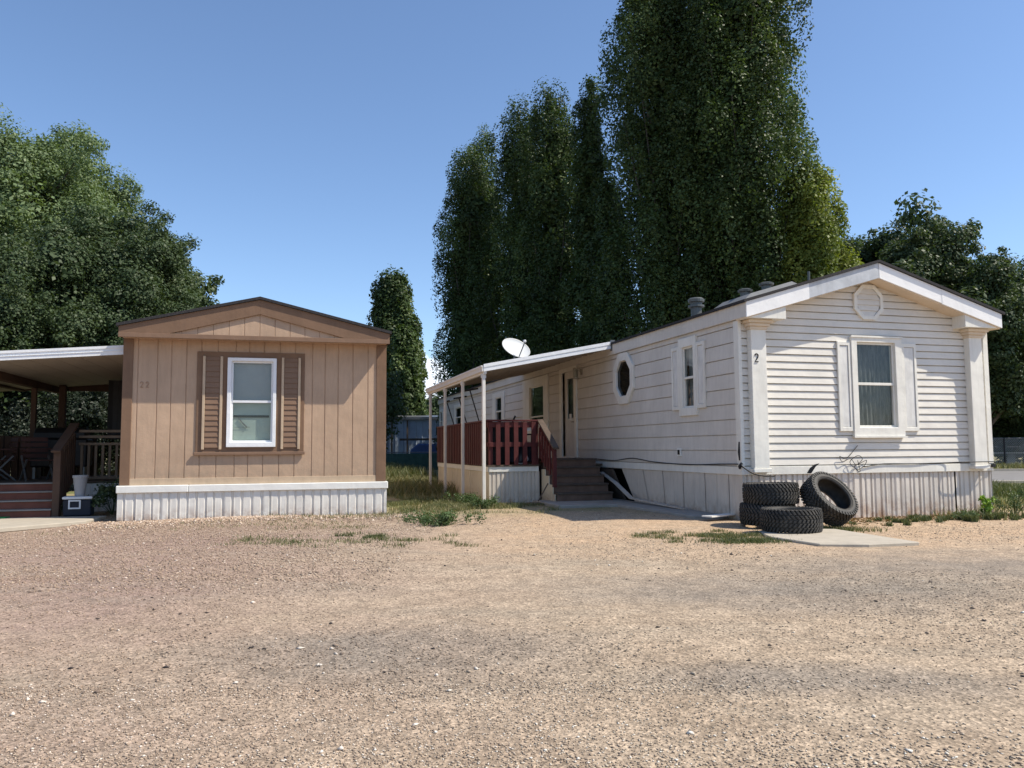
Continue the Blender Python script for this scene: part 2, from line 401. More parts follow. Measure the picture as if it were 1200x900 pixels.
xs = axis(-10, 11, 0, 0, .14, 900, 1.35); ys = axis(1.5, 18, 0, 0, .14, 900, 1.35)
gx, gy = np.meshgrid(xs, ys); gz = gh(gx, gy)
V = np.stack([gx.ravel(), gy.ravel(), gz.ravel()], 1); nx, ny = len(xs), len(ys)
i, j = np.meshgrid(np.arange(nx-1), np.arange(ny-1)); a = (j*nx+i).ravel()
g = npmesh('ground', V, np.stack([a, a+1, a+nx+1, a+nx], 1), M['ground'])
g['kind'] = 'structure'; g.data.polygons.foreach_set('use_smooth', [True]*len(g.data.polygons))

# road at far right
mb = MB(); mb.quad((11.2,25.4,.004),(120,25.4,.004),(120,36.4,.004),(13.6,36.4,.004))
o = part('road', mb, M['asphalt']); o['kind'] = 'structure'
mb = MB(); mb.box(11.2,120,25.15,25.4,0,.07); mb.box(13.6,120,36.4,36.7,0,.1)
o = part('road_edge', mb, M['conc']); o['kind'] = 'structure'

# concrete slabs
def slab(name, pts, z0, z1, m, label, cat='slab'):
    mb = MB(); mb.prism(pts, lambda x, y: (x, y, z0), lambda x, y: (x, y, z1))
    o = part(name, mb, m, bevel=.01); return tag(o, label, cat)
P = [wpt(RF, a, s)[:2] for a, s in ((.32,-.35),(.15,-3.25),(-.35,-3.12),(-1.0,-3.0),(-.9,-1.2),(-.1,-.5))]
P = [(3.75,11.75),(4.62,11.6),(5.0,9.98),(4.3,9.80),(3.72,9.86),(3.38,10.7),(3.45,11.4)]
slab('concrete_slab', P, -.05, .012, M['conc'], 'pale concrete slab under the front tyre, its corner running into the gravel')
P = [wpt(LF, a, s)[:2] for a, s in ((-4.5,1.0),(-.35,.75),(-.45,-.3),(-1.5,-1.35),(-4.5,-1.3))]
slab('concrete_walk', P, -.05, .02, M['conc'], 'pale concrete walk in front of the red porch steps', 'walkway')
P = [wpt(RF, a, s)[:2] for a, s in ((-.02,.45),(-.62,.5),(-.72,3.4),(-1.9,3.6),(-1.9,5.3),(-.02,5.3))]
slab('concrete_pad', P, -.05, .06, M['conc_dark'], 'grey concrete pad along the shaded side of the white home', 'slab')

# ------------------------------------------------------------------ shared builders
FRONT = lambda u, o, z: (u, -o, z)
SIDE = lambda u, o, z: (-o, u, z)
def lap(mb, Mp, z0, z1, per, d, lim, openings=(), lipgap=.012):
    k = int(math.ceil((z1-z0)/per))
    for q in range(k):
        a0 = z0+q*per; a1 = min(z1, a0+per)
        cuts = sorted({a0, a1} | {z for op in openings for z in (op[2], op[3]) if a0 < z < a1})
        for za, zb in zip(cuts, cuts[1:]):
            zm = (za+zb)/2; la, ra = lim(za); lb, rb = lim(zb)
            if rb-lb < .01 and ra-la < .01: continue
            segs = [(0, 1, None, None)]
            blocks = sorted([(op[0], op[1]) for op in openings if op[2]-1e-6 <= zm <= op[3]+1e-6])
            edges = [(la, lb)] + [e for b in blocks for e in ((b[0], b[0]), (b[1], b[1]))] + [(ra, rb)]
            gap = lipgap if za == a0 else 0
            oa = d*(1-(za-a0)/per); ob = d*(1-(zb-a0)/per)
            for e in range(0, len(edges), 2):
                (l0, l1), (r0, r1) = edges[e], edges[e+1]
                if r0 <= l0 and r1 <= l1: continue
                zg = za+gap
                mb.quad(Mp(l0, oa, zg), Mp(r0, oa, zg), Mp(r1, ob, zb), Mp(l1, ob, zb))
                if gap:
                    mb.quad(Mp(l0, -.03, zg), Mp(r0, -.03, zg), Mp(r0, oa, zg), Mp(l0, oa, zg))
                    mb.quad(Mp(l0, -.03, za), Mp(r0, -.03, za), Mp(r0, -.03, zg), Mp(l0, -.03, zg))
                    mb.quad(Mp(l0, -.03, za), Mp(l0, 0, za), Mp(r0, 0, za), Mp(r0, -.03, za))
jit = random.Random(5)
def ribbed(mb, Mp, u0, u1, z0, z1, prof, per0, z0f=None):
    pts = []; u = u0; per = per0
    while u < u1-1e-6:
        for (f, d) in prof:
            q = u+f*per
            if q < u1: pts.append((q, d+jit.uniform(-.0035,.0035)))
        u += per; per = per0*jit.uniform(.86,1.14)
    pts.append((u1, prof[0][1]))
    for (a, da), (b, db) in zip(pts, pts[1:]):
        za = z0+.02*jit.random(); zb = za
        mb.quad(Mp(a, da, za), Mp(b, db, zb), Mp(b, db, z1), Mp(a, da, z1))
def rect(u0, u1, z0, z1): return [(u0,z0),(u1,z0),(u1,z1),(u0,z1)]
def octo(cu, cz, hw, hh, c=.42):
    return [(cu-hw*c, cz-hh), (cu+hw*c, cz-hh), (cu+hw, cz-hh*c), (cu+hw, cz+hh*c), (cu+hw*c, cz+hh), (cu-hw*c, cz+hh), (cu-hw, cz+hh*c), (cu-hw, cz-hh*c)]
def ringm(mb, Mp, outer, inner, o0, o1):
    mb.ring(outer, inner, lambda u, z: Mp(u, o0, z), lambda u, z: Mp(u, o1, z))
def sash_window(par, Mp, out, gl, mat_frame, cur, trim_o=.045, mid=None, sash=.035, glass='glass', depth=.10, label=None, cur2=None):
    """out / gl: (u0,u1,z0,z1) of the outside of the casing and of the glass"""
    mb = MB(); ringm(mb, Mp, rect(*out), rect(gl[0]-sash, gl[1]+sash, gl[2]-sash, gl[3]+sash), -.01, trim_o)
    wn = part('window', mb, mat_frame, par, label, bevel=.006)
    mb = MB(); g4 = (gl[0]-sash, gl[1]+sash, gl[2]-sash, gl[3]+sash)
    ringm(mb, Mp, rect(*g4), rect(*gl), -.05, .012)
    if mid:
        mb.box(gl[0]-.002, gl[1]+.002, -.03, .022, mid-.022, mid+.022, M=lambda u, o, z: Mp(u, o, z))
    part('sash', mb, M['white_trim'] if mat_frame is not M['alu'] else M['alu'], wn, bevel=.003)
    mb = MB()
    if mid:
        mb.quad(Mp(gl[0],-.005,mid), Mp(gl[1],-.005,mid), Mp(gl[1],-.005,gl[3]), Mp(gl[0],-.005,gl[3]))
        mb.quad(Mp(gl[0],-.022,gl[2]), Mp(gl[1],-.022,gl[2]), Mp(gl[1],-.022,mid), Mp(gl[0],-.022,mid))
    else:
        mb.quad(Mp(gl[0],-.015,gl[2]), Mp(gl[1],-.015,gl[2]), Mp(gl[1],-.015,gl[3]), Mp(gl[0],-.015,gl[3]))
    part('pane', mb, M[glass], wn)
    mb = MB(); mz = mid if (mid and cur2) else gl[3]+.03
    def wavy(z0, z1, dd):
        dd = dd if cur is M['curtain'] else 0; n = 28; us = [gl[0]-.03+(gl[1]-gl[0]+.06)*k/n for k in range(n+1)]
        for k in range(n):
            f = lambda q: -depth-dd*math.sin(q*1.9)
            mb.quad(Mp(us[k],f(k),z0), Mp(us[k+1],f(k+1),z0), Mp(us[k+1],f(k+1),z1), Mp(us[k],f(k),z1))
    wavy(gl[2]-.03, mz, .012)
    part('curtain' if cur is M['curtain'] else 'blind', mb, cur, wn, smooth=True)
    if cur2:
        mb = MB(); mb.quad(Mp(gl[0]-.03,-depth,mid+.03), Mp(gl[1]+.03,-depth,mid+.03), Mp(gl[1]+.03,-depth,gl[3]+.03), Mp(gl[0]-.03,-depth,gl[3]+.03))
        part('blind', mb, cur2, wn)
    return wn

# ------------------------------------------------------------------ TAN HOME
W = 4.571; LEN = 17.0
H1 = thing('mobile_home', 'tan mobile home with brown trim, brown shutters and white corrugated skirting', 'mobile home', (LX, LY, 0), LT)
grooves = [.23,.55,.78,1.03,1.28,1.56,1.87,2.1,2.36,2.64,2.91,3.22,3.45,3.69,3.96,4.24]
opn = (1.74, 2.57, 1.25, 2.85)
mb = MB(); zt = 3.17; zb_ = .585
def seg(u0, u1, d0, d1):
    for (za, zb) in ((zb_, opn[2]), (opn[2], opn[3]), (opn[3], zt)):
        if za == opn[2]:
            if u0 >= opn[0] and u1 <= opn[1]: continue
            if u0 < opn[0] < u1: u1b = opn[0]; mb.quad(FRONT(u0,d0,za), FRONT(u1b,d1,za), FRONT(u1b,d1,zb), FRONT(u0,d0,zb)); continue
            if u0 < opn[1] < u1: mb.quad(FRONT(opn[1],d0,za), FRONT(u1,d1,za), FRONT(u1,d1,zb), FRONT(opn[1],d0,zb)); continue
        mb.quad(FRONT(u0,d0,za), FRONT(u1,d1,za), FRONT(u1,d1,zb), FRONT(u0,d0,zb))
u = 0
for gq in grooves:
    seg(u, gq-.010, 0, 0); seg(gq-.010, gq-.006, 0, -.012); seg(gq-.006, gq+.006, -.012, -.012); seg(gq+.006, gq+.010, -.012, 0); u = gq+.010
seg(u, W, 0, 0)
for (x0) in (0, W): mb.quad((x0,0,zb_),(x0,LEN,zb_),(x0,LEN,zt),(x0,0,zt))
mb.quad((0,LEN,zb_),(W,LEN,zb_),(W,LEN,zt),(0,LEN,zt)); mb.quad((0,0,zb_),(W,0,zb_),(W,LEN,zb_),(0,LEN,zb_))
mb.quad((0,.3,zt),(W,.3,zt),(W,LEN,zt),(0,LEN,zt))
part('wall', mb, M['tan'], H1)
mb = MB(); mb.box(.15, 4.40, -.018, -.001, .585, .70); part('base_board', mb, M['tan_light'], H1, bevel=.003)
for (a0, a1) in ((-.012,.15), (4.40,W+.012)):
    mb = MB(); mb.box(a0, a1, -.025, 0, .585, 3.17); mb.box(-.014 if a0 < 1 else W+.001, -.001 if a0 < 1 else W+.014, 0, .12, .585, 3.17)
    part('corner_board', mb, M['brown'], H1, bevel=.004)
# gable overhang
pk, eb, et, ov = 3.885, 3.165, 3.335, .34
mb = MB()
gl_l, gl_r = -.03, W+.03
zi = lambda u: 3.61-(abs(u-W/2))*.255
u = .0; us = [W/2+k*.262 for k in range(-8, 9)]
edges = [gl_l+.1]+[x for x in us if gl_l+.1 < x < gl_r-.1]+[gl_r-.1]
for a, b in zip(edges, edges[1:]):
    for (p0, p1, d0, d1) in ((a+.008, b-.008, ov-.03, ov-.03), (b-.008, b, ov-.03, ov-.042), (b, b+.008, ov-.042, ov-.03)):
        mb.quad(FRONT(p0,d0,3.2), FRONT(p1,d1,3.2), FRONT(p1,d1,max(3.2,zi(p1)+.1)), FRONT(p0,d0,max(3.2,zi(p0)+.1)))
part('gable_siding', mb, M['tan'], H1)
mb = MB()
for sgn in (-1, 1):
    e = W/2+sgn*(W/2+.035)
    pts = [(W/2, 3.62), (W/2, pk), (e, et), (e, eb+.062), (W/2+sgn*1.5, eb+.062)]
    mb.prism(pts, lambda u, z: (u, -ov+.02, z), lambda u, z: (u, -ov-.012, z))
part('rake_board', mb, M['brown'], H1, bevel=.003)
mb = MB(); mb.box(-.035, W+.035, -ov-.028, -ov+.02, eb-.02, eb+.06)
part('gable_trim', mb, M['brown_louver'], H1, bevel=.004)
mb = MB(); mb.box(-.03, W+.03, -ov+.02, .0, eb, eb+.02); part('soffit', mb, M['tan'], H1)
mb = MB(); mb.box(-.035, -.005, -ov, LEN+.2, eb, et-.01); mb.box(W+.005, W+.035, -ov, LEN+.2, eb, et-.01); part('eave_fascia', mb, M['brown'], H1)
mb = MB()
th = .05
mb.prism([(-.07,et-.005),(W/2,pk+.004),(W+.07,et-.005),(W+.07,et-.005+th),(W/2,pk+.004+th),(-.07,et-.005+th)], lambda u, z: (u, -ov-.05, z), lambda u, z: (u, LEN+.25, z))
part('roof', mb, M['roof_dark'], H1)
# window, surround, shutters
mb = MB(); ringm(mb, FRONT, rect(1.21,3.08,1.12,2.965), rect(1.73,2.58,1.24,2.86), -.002, .02)
part('window_surround', mb, M['brown'], H1, bevel=.004)
mb = MB(); mb.box(1.19, 3.10, -.06, -.02, 1.10, 1.155); part('sill', mb, M['brown_louver'], H1, bevel=.005)
for (a0, a1) in ((1.31,1.65), (2.67,3.01)):
    mb = MB(); z = 1.235
    while z < 2.86:
        z2 = min(z+.098, 2.865)
        mb.quad(FRONT(a0+.05,.040,z), FRONT(a1-.05,.040,z), FRONT(a1-.05,.026,z2), FRONT(a0+.05,.026,z2))
        mb.quad(FRONT(a0+.05,.024,z), FRONT(a1-.05,.024,z), FRONT(a1-.05,.040,z), FRONT(a0+.05,.040,z)); z += .098
    sh = part('shutter', mb, M['brown_louver'], H1)
    mb = MB()
    for b0 in (a0, a1-.045): mb.box(b0, b0+.045, -.05, -.0205, 1.20, 2.88)
    part('shutter_stile', mb, M['tan_light'], sh, bevel=.004)
wn = sash_window(H1, FRONT, (1.73,2.58,1.24,2.86), (1.83,2.49,1.36,2.77), M['alu'], M['green_shade'], .065, 2.065, .03, cur2=M['grey_shade'], depth=.07)  # grey of the upper blind stands in for sky reflected in the pane
mb = MB(); mb.box(1.84, 2.46, .055, .066, 1.78, 1.82); part('blind_rail', mb, M['black'], wn)
mb = MB(); mb.box(1.86, 2.13, .050, .056, 1.60, 1.605); mb.tube([(1.93,.05,1.77),(2.0,.05,1.68),(2.08,.05,1.6)], .012); part('hanging_strap', mb, M['grey_metal'], wn)
# faint house number
def digit2(mb, M3, u, z, h, r):
    P = [(-.28,.78),(-.2,.95),(0,1),(.22,.93),(.28,.75),(.2,.55),(0,.33),(-.28,.04),(.3,.04)]
    mb.tube([M3(u+p*h*.75, z+q*h) for p, q in P], r, 5)
mb = MB(); [digit2(mb, lambda a, b: (a, -.004, b), u, 2.30, .10, .009) for u in (.30,.39)]
part('house_number', mb, M['num_faint'], H1)
# skirting
mb = MB(); vprof = [(0,0),(.55,0),(.62,-.022),(.80,-.022),(.87,0)]
ribbed(mb, FRONT, -.03, W+.03, -.03, .47, [(p, d+.045) for p, d in vprof], .152)
mb.quad((-.03,-.045,-.03),(-.03,LEN,-.03),(-.03,LEN,.47),(-.03,-.045,.47)); mb.quad((W+.03,-.045,-.03),(W+.03,LEN,-.03),(W+.03,LEN,.47),(W+.03,-.045,.47))
part('skirting', mb, M['white_skirt'], H1)
mb = MB(); mb.box(-.05, 1.12, -.085, -.0, .455, .583); mb.box(1.123, W+.05, -.083, -.0, .455, .582); mb.box(-.05, -.013, 0, LEN, .455, .583); mb.box(W+.013, W+.05, 0, LEN, .455, .583)
part('skirting_cap', mb, M['white_cap'], H1, bevel=.01)

# ------------------------------------------------------------------ TAN HOME PORCH
PO = thing('covered_porch', 'brown timber porch with white metal roof on the left of the tan home', 'porch', wpt(LF, 0, 0, 0), LT)
dz = .60
mb = MB(); 
for k in range(36): mb.box(-3.6, -.03, 1.95+k*.115, 1.95+k*.115+.108, dz-.03, dz)
part('deck_floor', mb, M['grey_wood'], PO)
mb = MB(); ribbed(mb, FRONT, -1.0, -.03, .0, dz-.04, [(p, d-1.99) for p, d in vprof], .15); part('deck_skirting', mb, M['white_skirt'], PO)
st = [(.95,.15),(1.20,.30),(1.45,.45),(1.70,.60)]
for k, (s0, z1) in enumerate(st):
    mb = MB(); mb.box(-3.6, -1.32, s0, s0+.26, z1-.15, z1-.028); part('step', mb, M['red_step'], PO, bevel=.004)
    mb = MB(); mb.box(-3.6, -1.31, s0-.03, s0+.25, z1-.026, z1); part('step_edging', mb, M['nosing'], PO, bevel=.004)
# newel + stair rail boards
mb = MB(); mb.box(-1.30,-1.18,.92,1.04,0,1.22); part('newel_post', mb, M['porch_brown'], PO, bevel=.006)
mb = MB()
mb.beam((-1.24,.82,1.18),(-1.24,2.05,1.72),.16,.04)
part('handrail', mb, M['porch_brown'], PO, bevel=.004)
mb = MB()
for k in range(7):
    s_ = 1.12+k*.13; mb.box(-1.29,-1.20,s_,s_+.09,.2+k*.07,1.2+k*.055)
part('stair_boards', mb, M['porch_brown'], PO)
# posts
for (a, s, w2) in ((-3.3,.45,.12),(-2.62,4.1,.10),(-2.42,5.4,.14),(-3.35,1.95,.10),(-.35,5.9,.10),(-3.3,3.3,.10)):
    mb = MB(); mb.box(a, a+w2, s, s+w2, 0, 2.72); part('post', mb, M['porch_brown'], PO, bevel=.005)
mb = MB(); mb.box(-3.42,-3.28,.3,6.0,2.60,2.80); mb.box(-2.66,-2.52,.4,6.0,2.56,2.74); mb.box(-3.4,-.02,5.9,6.0,2.62,2.78); part('roof_beam', mb, M['porch_brown'], PO, bevel=.005)
# roof: white fascia + ceiling pan + top
def cz(a): return 2.92+a*.078
mb = MB()
for k in range(12):
    a1 = -.02-k*.4; a0 = a1-.39
    mb.hexa([(a0,.2,cz(a0)+.0),(a1,.2,cz(a1)+.0),(a1,6.1,cz(a1)-.02),(a0,6.1,cz(a0)-.02),(a0,.2,cz(a0)+.03),(a1,.2,cz(a1)+.03),(a1,6.1,cz(a1)+.01),(a0,6.1,cz(a0)+.01)])
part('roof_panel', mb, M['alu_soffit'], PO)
mb = MB()
for (z0, z1, o) in ((-.015,.05,.0),(.05,.055,.012),(.055,.105,-.004),(.105,.15,.010)):
    mb.hexa([(-4.8,.19-o,cz(-4.8)+z0),(-.02,.19-o,cz(-.02)+z0),(-.02,.22,cz(-.02)+z0),(-4.8,.22,cz(-4.8)+z0),(-4.8,.19-o,cz(-4.8)+z1),(-.02,.19-o,cz(-.02)+z1),(-.02,.22,cz(-.02)+z1),(-4.8,.22,cz(-4.8)+z1)])
mb.hexa([(-4.8,.2,cz(-4.8)+.13),(-.02,.2,cz(-.02)+.13),(-.02,6.1,cz(-.02)+.10),(-4.8,6.1,cz(-4.8)+.10),(-4.8,.2,cz(-4.8)+.145),(-.02,.2,cz(-.02)+.145),(-.02,6.1,cz(-.02)+.115),(-4.8,6.1,cz(-4.8)+.115)])
part('roof_fascia', mb, M['alu'], PO)
# railings
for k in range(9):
    mb = MB(); mb.box(-1.12+k*.125,-1.075+k*.125,2.02,2.06,dz+.09,dz+.70); part('baluster', mb, M['rail_tan_shade'], PO)
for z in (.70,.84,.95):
    mb = MB(); mb.box(-1.15,-.02,1.99,2.07,dz+z,dz+z+.05); part('rail', mb, M['rail_tan_shade'], PO, bevel=.004)
mb = MB(); mb.box(-1.15,-.02,2.0,2.06,dz+.04,dz+.09); part('bottom_rail', mb, M['rail_tan_shade'], PO, bevel=.004)
mb = MB()
for k in range(14): mb.box(-3.55+.0,-3.51,2.2+k*.26,2.2+k*.26+.2,dz,dz+.95)
for k in range(13): mb.box(-3.5+k*.14,-3.38+k*.14,5.9,5.94,dz,dz+.95)
for k in range(8): mb.box(-3.6+k*.145,-3.48+k*.145,4.35,4.39,dz,dz+.92)
part('board_railing', mb, M['porch_brown'], PO)
# things on the porch
def ltag(n, label, cat, a, s, z=0, rz=0, group=None):
    return thing(n, label, cat, wpt(LF, a, s, z), LT+rz, group)
ck = ltag('cooler', 'navy cooler with a white lid on the ground beside the porch steps', 'cooler', -.86, .95, .02, .05)
mb = MB(); mb.box(-.23,.23,-.16,.16,0,.30); part('cooler_body', mb, M['navy'], ck, bevel=.02)
mb = MB(); mb.box(-.245,.245,-.175,.175,.302,.35); part('lid', mb, M['grey_white'], ck, bevel=.012)
mb = MB(); mb.ring(rect(-.14,.06,.13,.29), rect(-.115,.035,.155,.265), lambda u, z: (u,-.160,z), lambda u, z: (u,-.185,z)); part('handle', mb, M['grey_white'], ck)
bk = ltag('planter_pot', 'tall white plastic pot standing on the navy cooler', 'pot', -.85, .95, .372, 0)
mb = MB(); mb.lathe([(.0,.0),(.10,0),(.11,.12),(.14,.36),(.155,.36),(.155,.41),(.14,.41),(.13,.36),(.09,.02),(0,.02)], n=24); bk.scale = (.85,.85,.92); part('pot', mb, M['pot_shaded'], bk, smooth=False)
mt = ltag('door_mat', 'green mat lying at the foot of the red steps', 'mat', -2.3, .78, .021)
mb = MB(); mb.box(-.9,.35,-.11,.12,0,.018); part('mat', mb, M['green_mat'], mt)
def chair(label, a, s, rz):
    c = ltag('patio_chair', label, 'chair', a, s, dz, rz, 'chairs on the porch')
    mb = MB()
    for k in range(5): mb.box(-.24,.24,-.24+k*.1,-.155+k*.1,.40,.42)
    part('seat', mb, M['chair_red'], c)
    mb = MB()
    for k in range(4): mb.beam((-.24,.25+k*.02,.5+k*.11),(.24,.25+k*.02,.5+k*.11),.02,.08)
    part('backrest', mb, M['chair_red'], c)
    for x in (-.24,.24):
        for p, q in (((x,-.24,0),(x,.22,.5)),((x,.28,0),(x,-.22,.42))):
            mb = MB(); mb.beam(p, q, .03, .03); part('leg', mb, M['grey_metal'], c)
        mb = MB(); mb.beam((x,-.25,.62),(x,.28,.64),.05,.025); part('armrest', mb, M['chair_red'], c)
    return c
chair('red-brown slatted patio chair in the shade at the top of the steps', -2.05, 2.7, .5)
chair('red-brown slatted patio chair standing against the left porch boards', -2.9, 3.1, -1.0)
gr = ltag('barbecue_grill', 'black covered barbecue grill standing at the back of the porch', 'grill', -1.95, 4.0, dz)
mb = MB(); mb.box(-.55,.55,-.25,.25,.25,.85); part('cabinet', mb, M['black'], gr, bevel=.03)
mb = MB(); mb.prism([(-.25,.855),(.25,.855),(.22,1.0),(.08,1.1),(-.12,1.08),(-.23,.98)], lambda y, z: (-.5,y,z), lambda y, z: (.5,y,z)); part('hood', mb, M['black'], gr, bevel=.02)
for x in (-.5,.45):
    mb = MB(); mb.box(x,x+.05,-.2,.2,0,.249); part('leg', mb, M['grey_metal'], gr)
bl = ltag('shade_screen', 'dark cloth screen hanging beside the wall at the back of the porch', 'screen', -.62, 4.5, 0)
mb = MB(); n = 12
for k in range(n):
    x0, x1 = -.56+k*1.12/n, -.56+(k+1)*1.12/n
    mb.hexa([(x0,.03*math.sin(k),1.45),(x1,.03*math.sin(k+1),1.45),(x1,.03*math.sin(k+1)+.02,1.45),(x0,.03*math.sin(k)+.02,1.45),(x0,.03*math.sin(k),2.78),(x1,.03*math.sin(k+1),2.78),(x1,.03*math.sin(k+1)+.02,2.78),(x0,.03*math.sin(k)+.02,2.78)])
part('cloth', mb, M['black'], bl)

# ------------------------------------------------------------------ WHITE HOME
W2 = 5.042; LEN2 = 26.2
H2 = thing('mobile_home', 'white mobile home with lap siding, gable vent, pillars and the number 2', 'mobile home', (RX, RY, 0), RT)
EB, ET, PK, OV = 3.26, 3.51, 4.29, .32   # eave bottom/top at the rake ends, peak top
e0 = -.055; hw = W2/2-e0; slope = (PK-ET)/hw
zl = lambda u: PK-.27-(abs(u-W2/2))*slope     # underside line
def lim(z):
    if z <= EB+.02: return (.0, W2)
    d = (PK-.27-z)/slope; d = min(d, W2/2); return (W2/2-max(d, 0), W2/2+max(d, 0))
mb = MB(); fwin = (2.23,3.03,1.49,2.97)
lap(mb, FRONT, .87, 4.02, .1226, .016, lim, [fwin], .017)
part('wall', mb, M['vinyl'], H2, 'white vinyl front wall with narrow laps')
mb = MB()
ops = [(4.2,4.95,2.32,3.06), (1.43,1.91,1.89,3.06), (7.7,8.6,.97,3.16), (10.15,11.5,1.9,3.0), (14.75,15.6,2.0,2.95), (21.2,22.4,2.1,2.93), (25.3,25.9,2.0,2.9)]
lap(mb, SIDE, .87, 3.27, .255, .012, lambda z: (.0, LEN2), ops, .014)
lap(mb, lambda u, o, z: (W2+o, u, z), .87, 3.27, .255, .012, lambda z: (.0, LEN2))
mb.quad((0,LEN2,.7),(W2,LEN2,.7),(W2,LEN2,3.4),(0,LEN2,3.4)); mb.poly([(0,LEN2,3.4),(W2,LEN2,3.4),(W2/2,LEN2,4.1)])
mb.quad((0,.2,.72),(W2,.2,.72),(W2,LEN2,.72),(0,LEN2,.72))
mb.quad((0,.0,3.28),(W2,.0,3.28),(W2,LEN2,3.28),(0,LEN2,3.28))
part('wall', mb, M['lap'], H2, 'pale side wall with wide boards')
mb = MB(); 
mb.box(-.02, W2+.02, -.022, 0, .735, .868); mb.box(-.022, 0, .0, LEN2, .735, .868); mb.box(W2, W2+.022, 0, LEN2, .735, .868)
part('bottom_trim', mb, M['white_trim'], H2, bevel=.004)
for s_ in (0, 1):
    mb = MB()
    if s_ == 0: mb.box(-.03, .03, -.03, .0, .87, 3.255); mb.box(-.03, -.0, .0, .115, .87, 3.255)
    else: mb.box(W2-.075, W2+.03, -.03, .0, .87, 3.255); mb.box(W2, W2+.03, .0, .115, .87, 3.255)
    part('corner_trim', mb, M['white_trim'], H2, bevel=.003)
mb = MB(); mb.tube([(-.034,.02,1.27),(-.036,.03,1.1),(-.034,.02,.97)], [.012,.022,.012], 6); mb.tube([(-.03,-.03,.93),(-.045,.0,.88),(-.03,.03,.84)], [.02,.03,.02], 6)
part('broken_trim', mb, M['black'], H2, 'dark broken piece of corner trim')
# pillars
for sgn in (0, 1):
    c = .285 if sgn == 0 else W2-.345
    mb = MB(); mb.box(c-.14, c+.14, -.13, -.0, .84, 3.13)
    pl = part('pillar', mb, M['white_trim'], H2, bevel=.006)
    mb = MB(); mb.box(c-.165, c+.165, -.15, 0, .775, .838); part('pillar_base', mb, M['white_trim'], pl, bevel=.006)
    mb = MB()
    for k, (z0, z1, e) in enumerate(((3.10,3.15,.02),(3.15,3.20,.05),(3.20,3.255,.085))): mb.box(c-.14-e, c+.14+e, -.13-e, -.0, z0+.001*k, z1)
    part('capital', mb, M['soffit'], pl, bevel=.004)
    if sgn == 0:
        mb = MB(); digit2(mb, lambda a, b: (a, -.137, b), .235, 2.565, .135, .0095); part('house_number', mb, M['black'], pl, 'black number 2')
# return boxes
for (u0, u1) in ((e0+.01, .70), (W2-.72, W2-e0-.01)):
    mb = MB(); top = lambda u: zl(u)-.004
    pts = [(u0, EB), (u1, EB)]
    if u0 < 1: pts += [(u1, top(u1)+.05), (u0, top(u0)+.05)]
    else: pts += [(u1, top(u1)+.05), (u0, top(u0)+.05)]
    mb.prism(pts, lambda u, z: (u, -.001, z), lambda u, z: (u, -OV+.02, z)); part('eave_return', mb, M['white_trim'], H2, bevel=.004)
# rakes
def rake(sgn, f0, f1, m, o=0, lab=None):
    u0 = W2/2+sgn*hw*f0; u1 = W2/2+sgn*hw*f1
    zz = lambda f: PK-(PK-ET)*f
    mb = MB(); pts = [(u0, zz(f0)), (u0, zz(f0)-.262), (u1, zz(f1)-.25), (u1, zz(f1))]
    mb.prism(pts, lambda u, z: (u, -OV+.018, z), lambda u, z: (u, -OV-.012-o, z)); return part('fascia', mb, m, H2, lab, bevel=.003)
rake(-1, .0, .56, M['fascia_old'], 0, 'grey weathered length of gable fascia'); rake(-1, .54, 1, M['fascia_new'], .004)
rake(1, .003, .52, M['fascia_new'], 0); rake(1, .50, 1, M['fascia_new'], .004)
mb = MB(); mb.box(e0-.01, -.016, -OV, LEN2, EB+.01, ET-.005); mb.box(W2+.016, W2-e0+.01, -OV, LEN2, EB+.01, ET-.005)
part('side_fascia', mb, M['lap'], H2, bevel=.003)
mb = MB()
for sgn in (-1, 1):
    a0 = (W2/2, zl(W2/2)+.0); a1 = (W2/2+sgn*(hw-.02), PK-.27-(hw-.02)*slope)
    mb.prism([a0, a1, (a1[0], a1[1]+.02), (a0[0], a0[1]+.02)], lambda u, z: (u, .01, z), lambda u, z: (u, -OV+.018, z))
part('soffit', mb, M['soffit'], H2)
mb = MB(); th = .045
mb.prism([(e0-.05,ET-.012),(W2/2,PK+.003),(W2-e0+.05,ET-.012),(W2-e0+.05,ET-.012+th),(W2/2,PK+.003+th),(e0-.05,ET-.012+th)], lambda u, z: (u, -OV-.045, z), lambda u, z: (u, LEN2+.3, z))
part('roof', mb, M['roof_dark'], H2)
mb = MB()
mb.prism([(e0+.0,ET+.04),(W2/2,PK+.052),(W2/2,PK+.06),(e0+.0,ET+.048)], lambda u, z: (u, .1, z), lambda u, z: (u, LEN2, z)); 
mb.prism([(W2/2,PK+.052),(W2-e0,ET+.04),(W2-e0,ET+.048),(W2/2,PK+.06)], lambda u, z: (u, .1, z), lambda u, z: (u, LEN2, z))
part('roof_sheet', mb, M['roof_metal'], H2)
# octagon vent
vc = (2.535, 3.665)
mb = MB(); ringm(mb, FRONT, octo(*vc,.30,.305), octo(*vc,.235,.24), .0, .05); vt = part('gable_vent', mb, M['white_trim'], H2, bevel=.005)
mb = MB()
for k in range(5):
    z0 = vc[1]-.24+k*.096; z1 = z0+.096
    w_ = lambda z: .235 if abs(z-vc[1]) < .1 else .235-(abs(z-vc[1])-.1)
    mb.quad(FRONT(vc[0]-w_(z0),.042,z0), FRONT(vc[0]+w_(z0),.042,z0), FRONT(vc[0]+w_(z1),.022,z1), FRONT(vc[0]-w_(z1),.022,z1))
    mb.quad(FRONT(vc[0]-w_(z0),.016,z0), FRONT(vc[0]+w_(z0),.016,z0), FRONT(vc[0]+w_(z0),.042,z0), FRONT(vc[0]-w_(z0),.042,z0))
part('louver', mb, M['vinyl'], vt)
